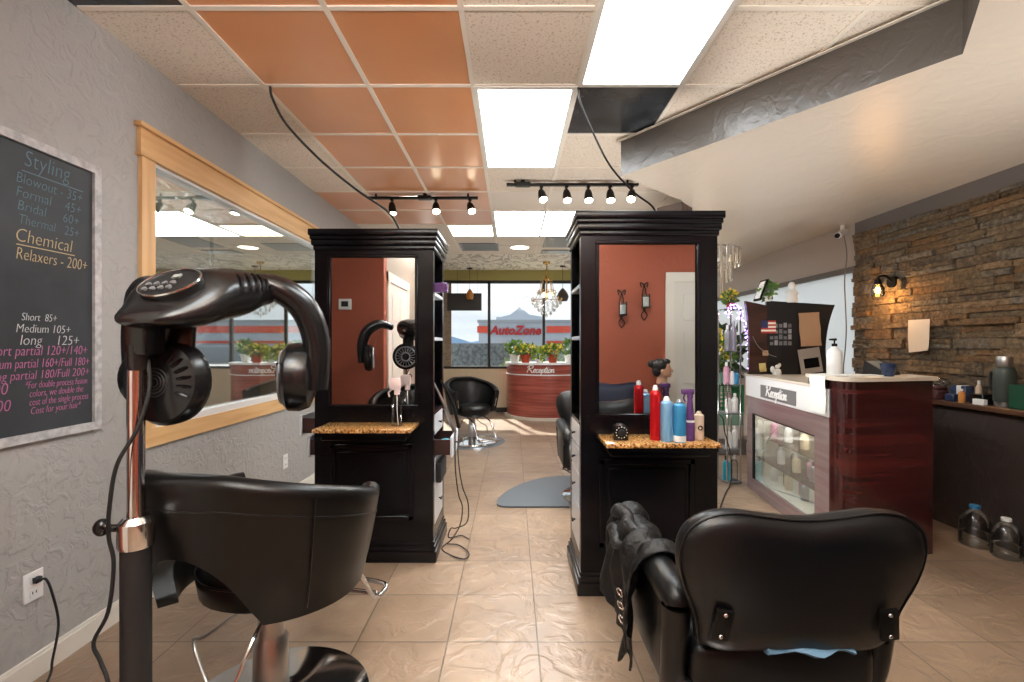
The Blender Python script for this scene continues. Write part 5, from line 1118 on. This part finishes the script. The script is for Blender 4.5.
# ================================================================ THINGS SEEN IN THE MIRRORS
o = thing('thermostat', 'white wall thermostat on the terracotta wall, seen in the left mirror', 'thermostat', (-1.7, 1.1, 1.77)); part('case', B().box(-1.765, -1.635, 1.1, 1.122, 1.72, 1.83, .006), 'white', o); part('display', B().box(-1.735, -1.665, 1.121, 1.124, 1.75, 1.805), 'plastic_matt', o)
def sconce(x, z, lab):
    o = thing('candle_sconce', lab, 'sconce', (x, .145, z), 0, 'candle sconces'); b = B(); y = .16
    b.tube([(x, y, z-.2), (x+.03, y, z-.14), (x-.02, y, z-.05), (x+.02, y, z+.06), (x, y, z+.17), (x-.04, y, z+.2), (x-.03, y, z+.15)], .006, 6); b.tube([(x, y, z-.2), (x-.03, y, z-.14), (x+.02, y, z-.05), (x-.02, y, z+.06), (x, y, z+.17), (x+.04, y, z+.2), (x+.03, y, z+.15)], .006, 6); b.lathe([(.045, 0), (.05, .01)], (x, y+.06, z-.07), 16); b.cyl((x, y, z-.065), (x, y+.06, z-.065), .008); b.cyl((x, .142, z), (x, y, z), .01); part('bracket', b, 'dark_metal', o)
    part('candle', B().cyl((x, y+.06, z-.06), (x, y+.06, z+.04), .032, n=18), 'paper_w', o); part('glass_cup', B().lathe([(.042, -.06), (.044, .07), (.041, .07), (.039, -.055)], (x, y+.06, z), 18), 'clear', o)
sconce(1.16, 1.74, 'iron candle sconce on the terracotta wall, left one in the right mirror'); sconce(1.4, 1.82, 'iron candle sconce on the terracotta wall, right one in the right mirror')
# mannequin head on a stand
mx, my, mz = 1.53, .42, 0
o = thing('mannequin_head', 'dark-haired practice mannequin head on a stand, seen in the right mirror', 'mannequin head', (mx, my, 0))
b = B(); b.X = Matrix.Translation((mx-.03, my, 1.065)) @ Matrix.Scale(.86, 4) @ Matrix.Rotation(math.radians(12), 4, 'Z')
prof = [(-.115, .002, .05), (-.10, .0, .056), (-.06, .0, .05), (-.03, .005, .05), (-.02, .02, .062), (0, .024, .07), (.03, .02, .075), (.06, .012, .08), (.1, .006, .082), (.13, .0, .074), (.155, -.005, .05), (.168, -.008, .01)]
rings = []
for (z, x, r_) in prof:
    rings.append([(x+r_*1.14*math.cos(a)*(1 if math.cos(a) > 0 else .95), r_*.86*math.sin(a), z) for a in [2*PI*k/20 for k in range(20)]])
b.loft(rings)
b.tube([(.1, 0, .07), (.118, 0, .045), (.113, 0, .028)], [.008, .014, .01], 10); b.tube([(.095, -.022, .0), (.108, 0, .0), (.095, .022, .0)], .007, 8)
for s_ in (-1, 1): b.sph((.0, s_*.07, .04), (.018, .009, .03)); b.sph((.083, s_*.03, .06), (.011, .013, .008))
b.sph((.085, 0, -.018), (.018, .02, .015))
part('head', b, 'skin', o, angle=70)
b = B(); b.X = Matrix.Translation((mx-.03, my, 1.065)) @ Matrix.Scale(.86, 4) @ Matrix.Rotation(math.radians(12), 4, 'Z')
b.sph((-.02, 0, .1), (.1, .086, .09), 20, 12); b.sph((-.05, 0, .05), (.062, .078, .08), 18, 10); b.sph((-.115, 0, .12), (.045, .045, .045), 16, 10); b.sph((.05, 0, .15), (.05, .06, .035), 14, 8); part('hair', b, 'hair', o, 'dark pinned-up hair', angle=80)
b = B(); b.cyl((mx, my, .03), (mx, my, .975), .018); b.lathe([(.13, 0), (.13, .02), (.05, .035), (.018, .04)], (mx, my, 0), 28); b.lathe([(.045, 0), (.035, .03)], (mx, my, .95), 16); part('stand', b, 'dark_metal', o)

# ================================================================ OUTSIDE
struct('ground', B().box(-120, 120, YB+.2, 320, -.4, -.16), 'asphalt', smooth=False)
bd = thing('store_building', 'low grey store with red lettering and stripes across the street', 'building', (10, 40, -.16))
part('wall', B().box(-2.9, 24, 40, 52, -.16, 3.3), 'store', bd, smooth=False)
part('parapet', B().box(-3.0, 24.1, 39.8, 52, 3.3, 3.55), 'store_low', bd, smooth=False)
part('lower_wall', B().box(-2.95, 24.05, 39.9, 40, -.16, 1.15), 'store_low', bd, smooth=False)
part('stripe', B().box(-3.02, -1.95, 39.86, 40, 2.42, 3.0).box(3.0, 24.05, 39.86, 40, 2.42, 3.0), 'stripe', bd, 'orange-red upper stripe', smooth=False)
part('stripe', B().box(3.0, 24.05, 39.86, 40, 1.5, 1.72), 'stripe', bd, 'orange-red lower stripe', smooth=False)
b = B(); text(b, 'AutoZone', 1.06, frame((.28, 39.8, 2.28), (1, 0, 0), (0, 0, 1)), .25, .035, .06, 'CENTER', .98); part('lettering', b, 'sign_red', bd, 'bold red slanted lettering', smooth=False)
b = B(); b.prism([(-3, 0), (3, 0), (3, .9), (1.2, 1.2), (0, 2.2), (-1.2, 1.2), (-2.4, .9), (-3, .9)], 0, 8, T=frame((1.0, 66, 4.0), (1, 0, 0), (0, 0, 1))); b.box(-2, 12, 66, 72, -.16, 4.6)
solo('gabled_building', b, 'store', 'pale gabled building roof behind the store', 'building', (1, 66, -.16), smooth=False)
b = B(); b.box(-2.1, .6, 15.5, 16, -.16, 1.42, .02); solo('garden_wall', b, 'rockwall', 'dark rock wall outside the left front window', 'wall', (-1, 15.7, -.16), smooth=False)
b = B(); P_ = []
n = 40; rn = random.Random(6); hs = [2+6*abs(math.sin(k*.35+1))+rn.uniform(0, 1.5) for k in range(n+1)]
for k in range(n): 
    x0, x1 = -110+k*5.5, -110+(k+1)*5.5
    b.add([(x0, 300, -.2), (x1, 300, -.2), (x1, 304, hs[k+1]), (x0, 304, hs[k]), (x1, 316, -.2), (x0, 316, -.2)], [[0, 1, 2, 3], [3, 2, 4, 5]])
struct('ground_hills', b, 'hill')
def car(lab, x, y, m):
    o = thing('car', lab, 'car', (x, y, -.16), 0, 'parked cars'); rings = []
    b = B(); b.box(x-2.1, x+2.1, y-.85, y+.85, .12, .65, .15, 3); b.box(x-1.2, x+1.1, y-.75, y+.75, .6, 1.2, .22, 3); part('body', b, m, o)
    part('windows', B().box(x-1.0, x+.9, y-.77, y+.77, .72, 1.05, .05), 'black_gloss', o)
    for sx in (-1.3, 1.3):
        for sy in (-.8, .8): part('wheel', B().cyl((x+sx, y+sy-.1, .16), (x+sx, y+sy+.1, .16), .32, n=18), 'plastic_matt', o)
car('white car parked outside beyond the left front window', -5.6, 46, 'white'); car('dark car parked outside left of the white one', -10, 48, 'grey_plastic')
for k, (x, y, r_) in enumerate(((.1, 13.5, .5), (1.5, 14, .6), (3.2, 14, .6))):
    solo('bush', B().leaves((x, y, .45), (r_, r_, .6), 500, .16, 30+k), 'bush', ('pale bush outside behind the leftmost potted plant', 'pale bush outside behind the two orange pots', 'pale bush outside right of the window mullion')[k], 'bush', (x, y, -.16), 'bushes outside the front windows', smooth=False)
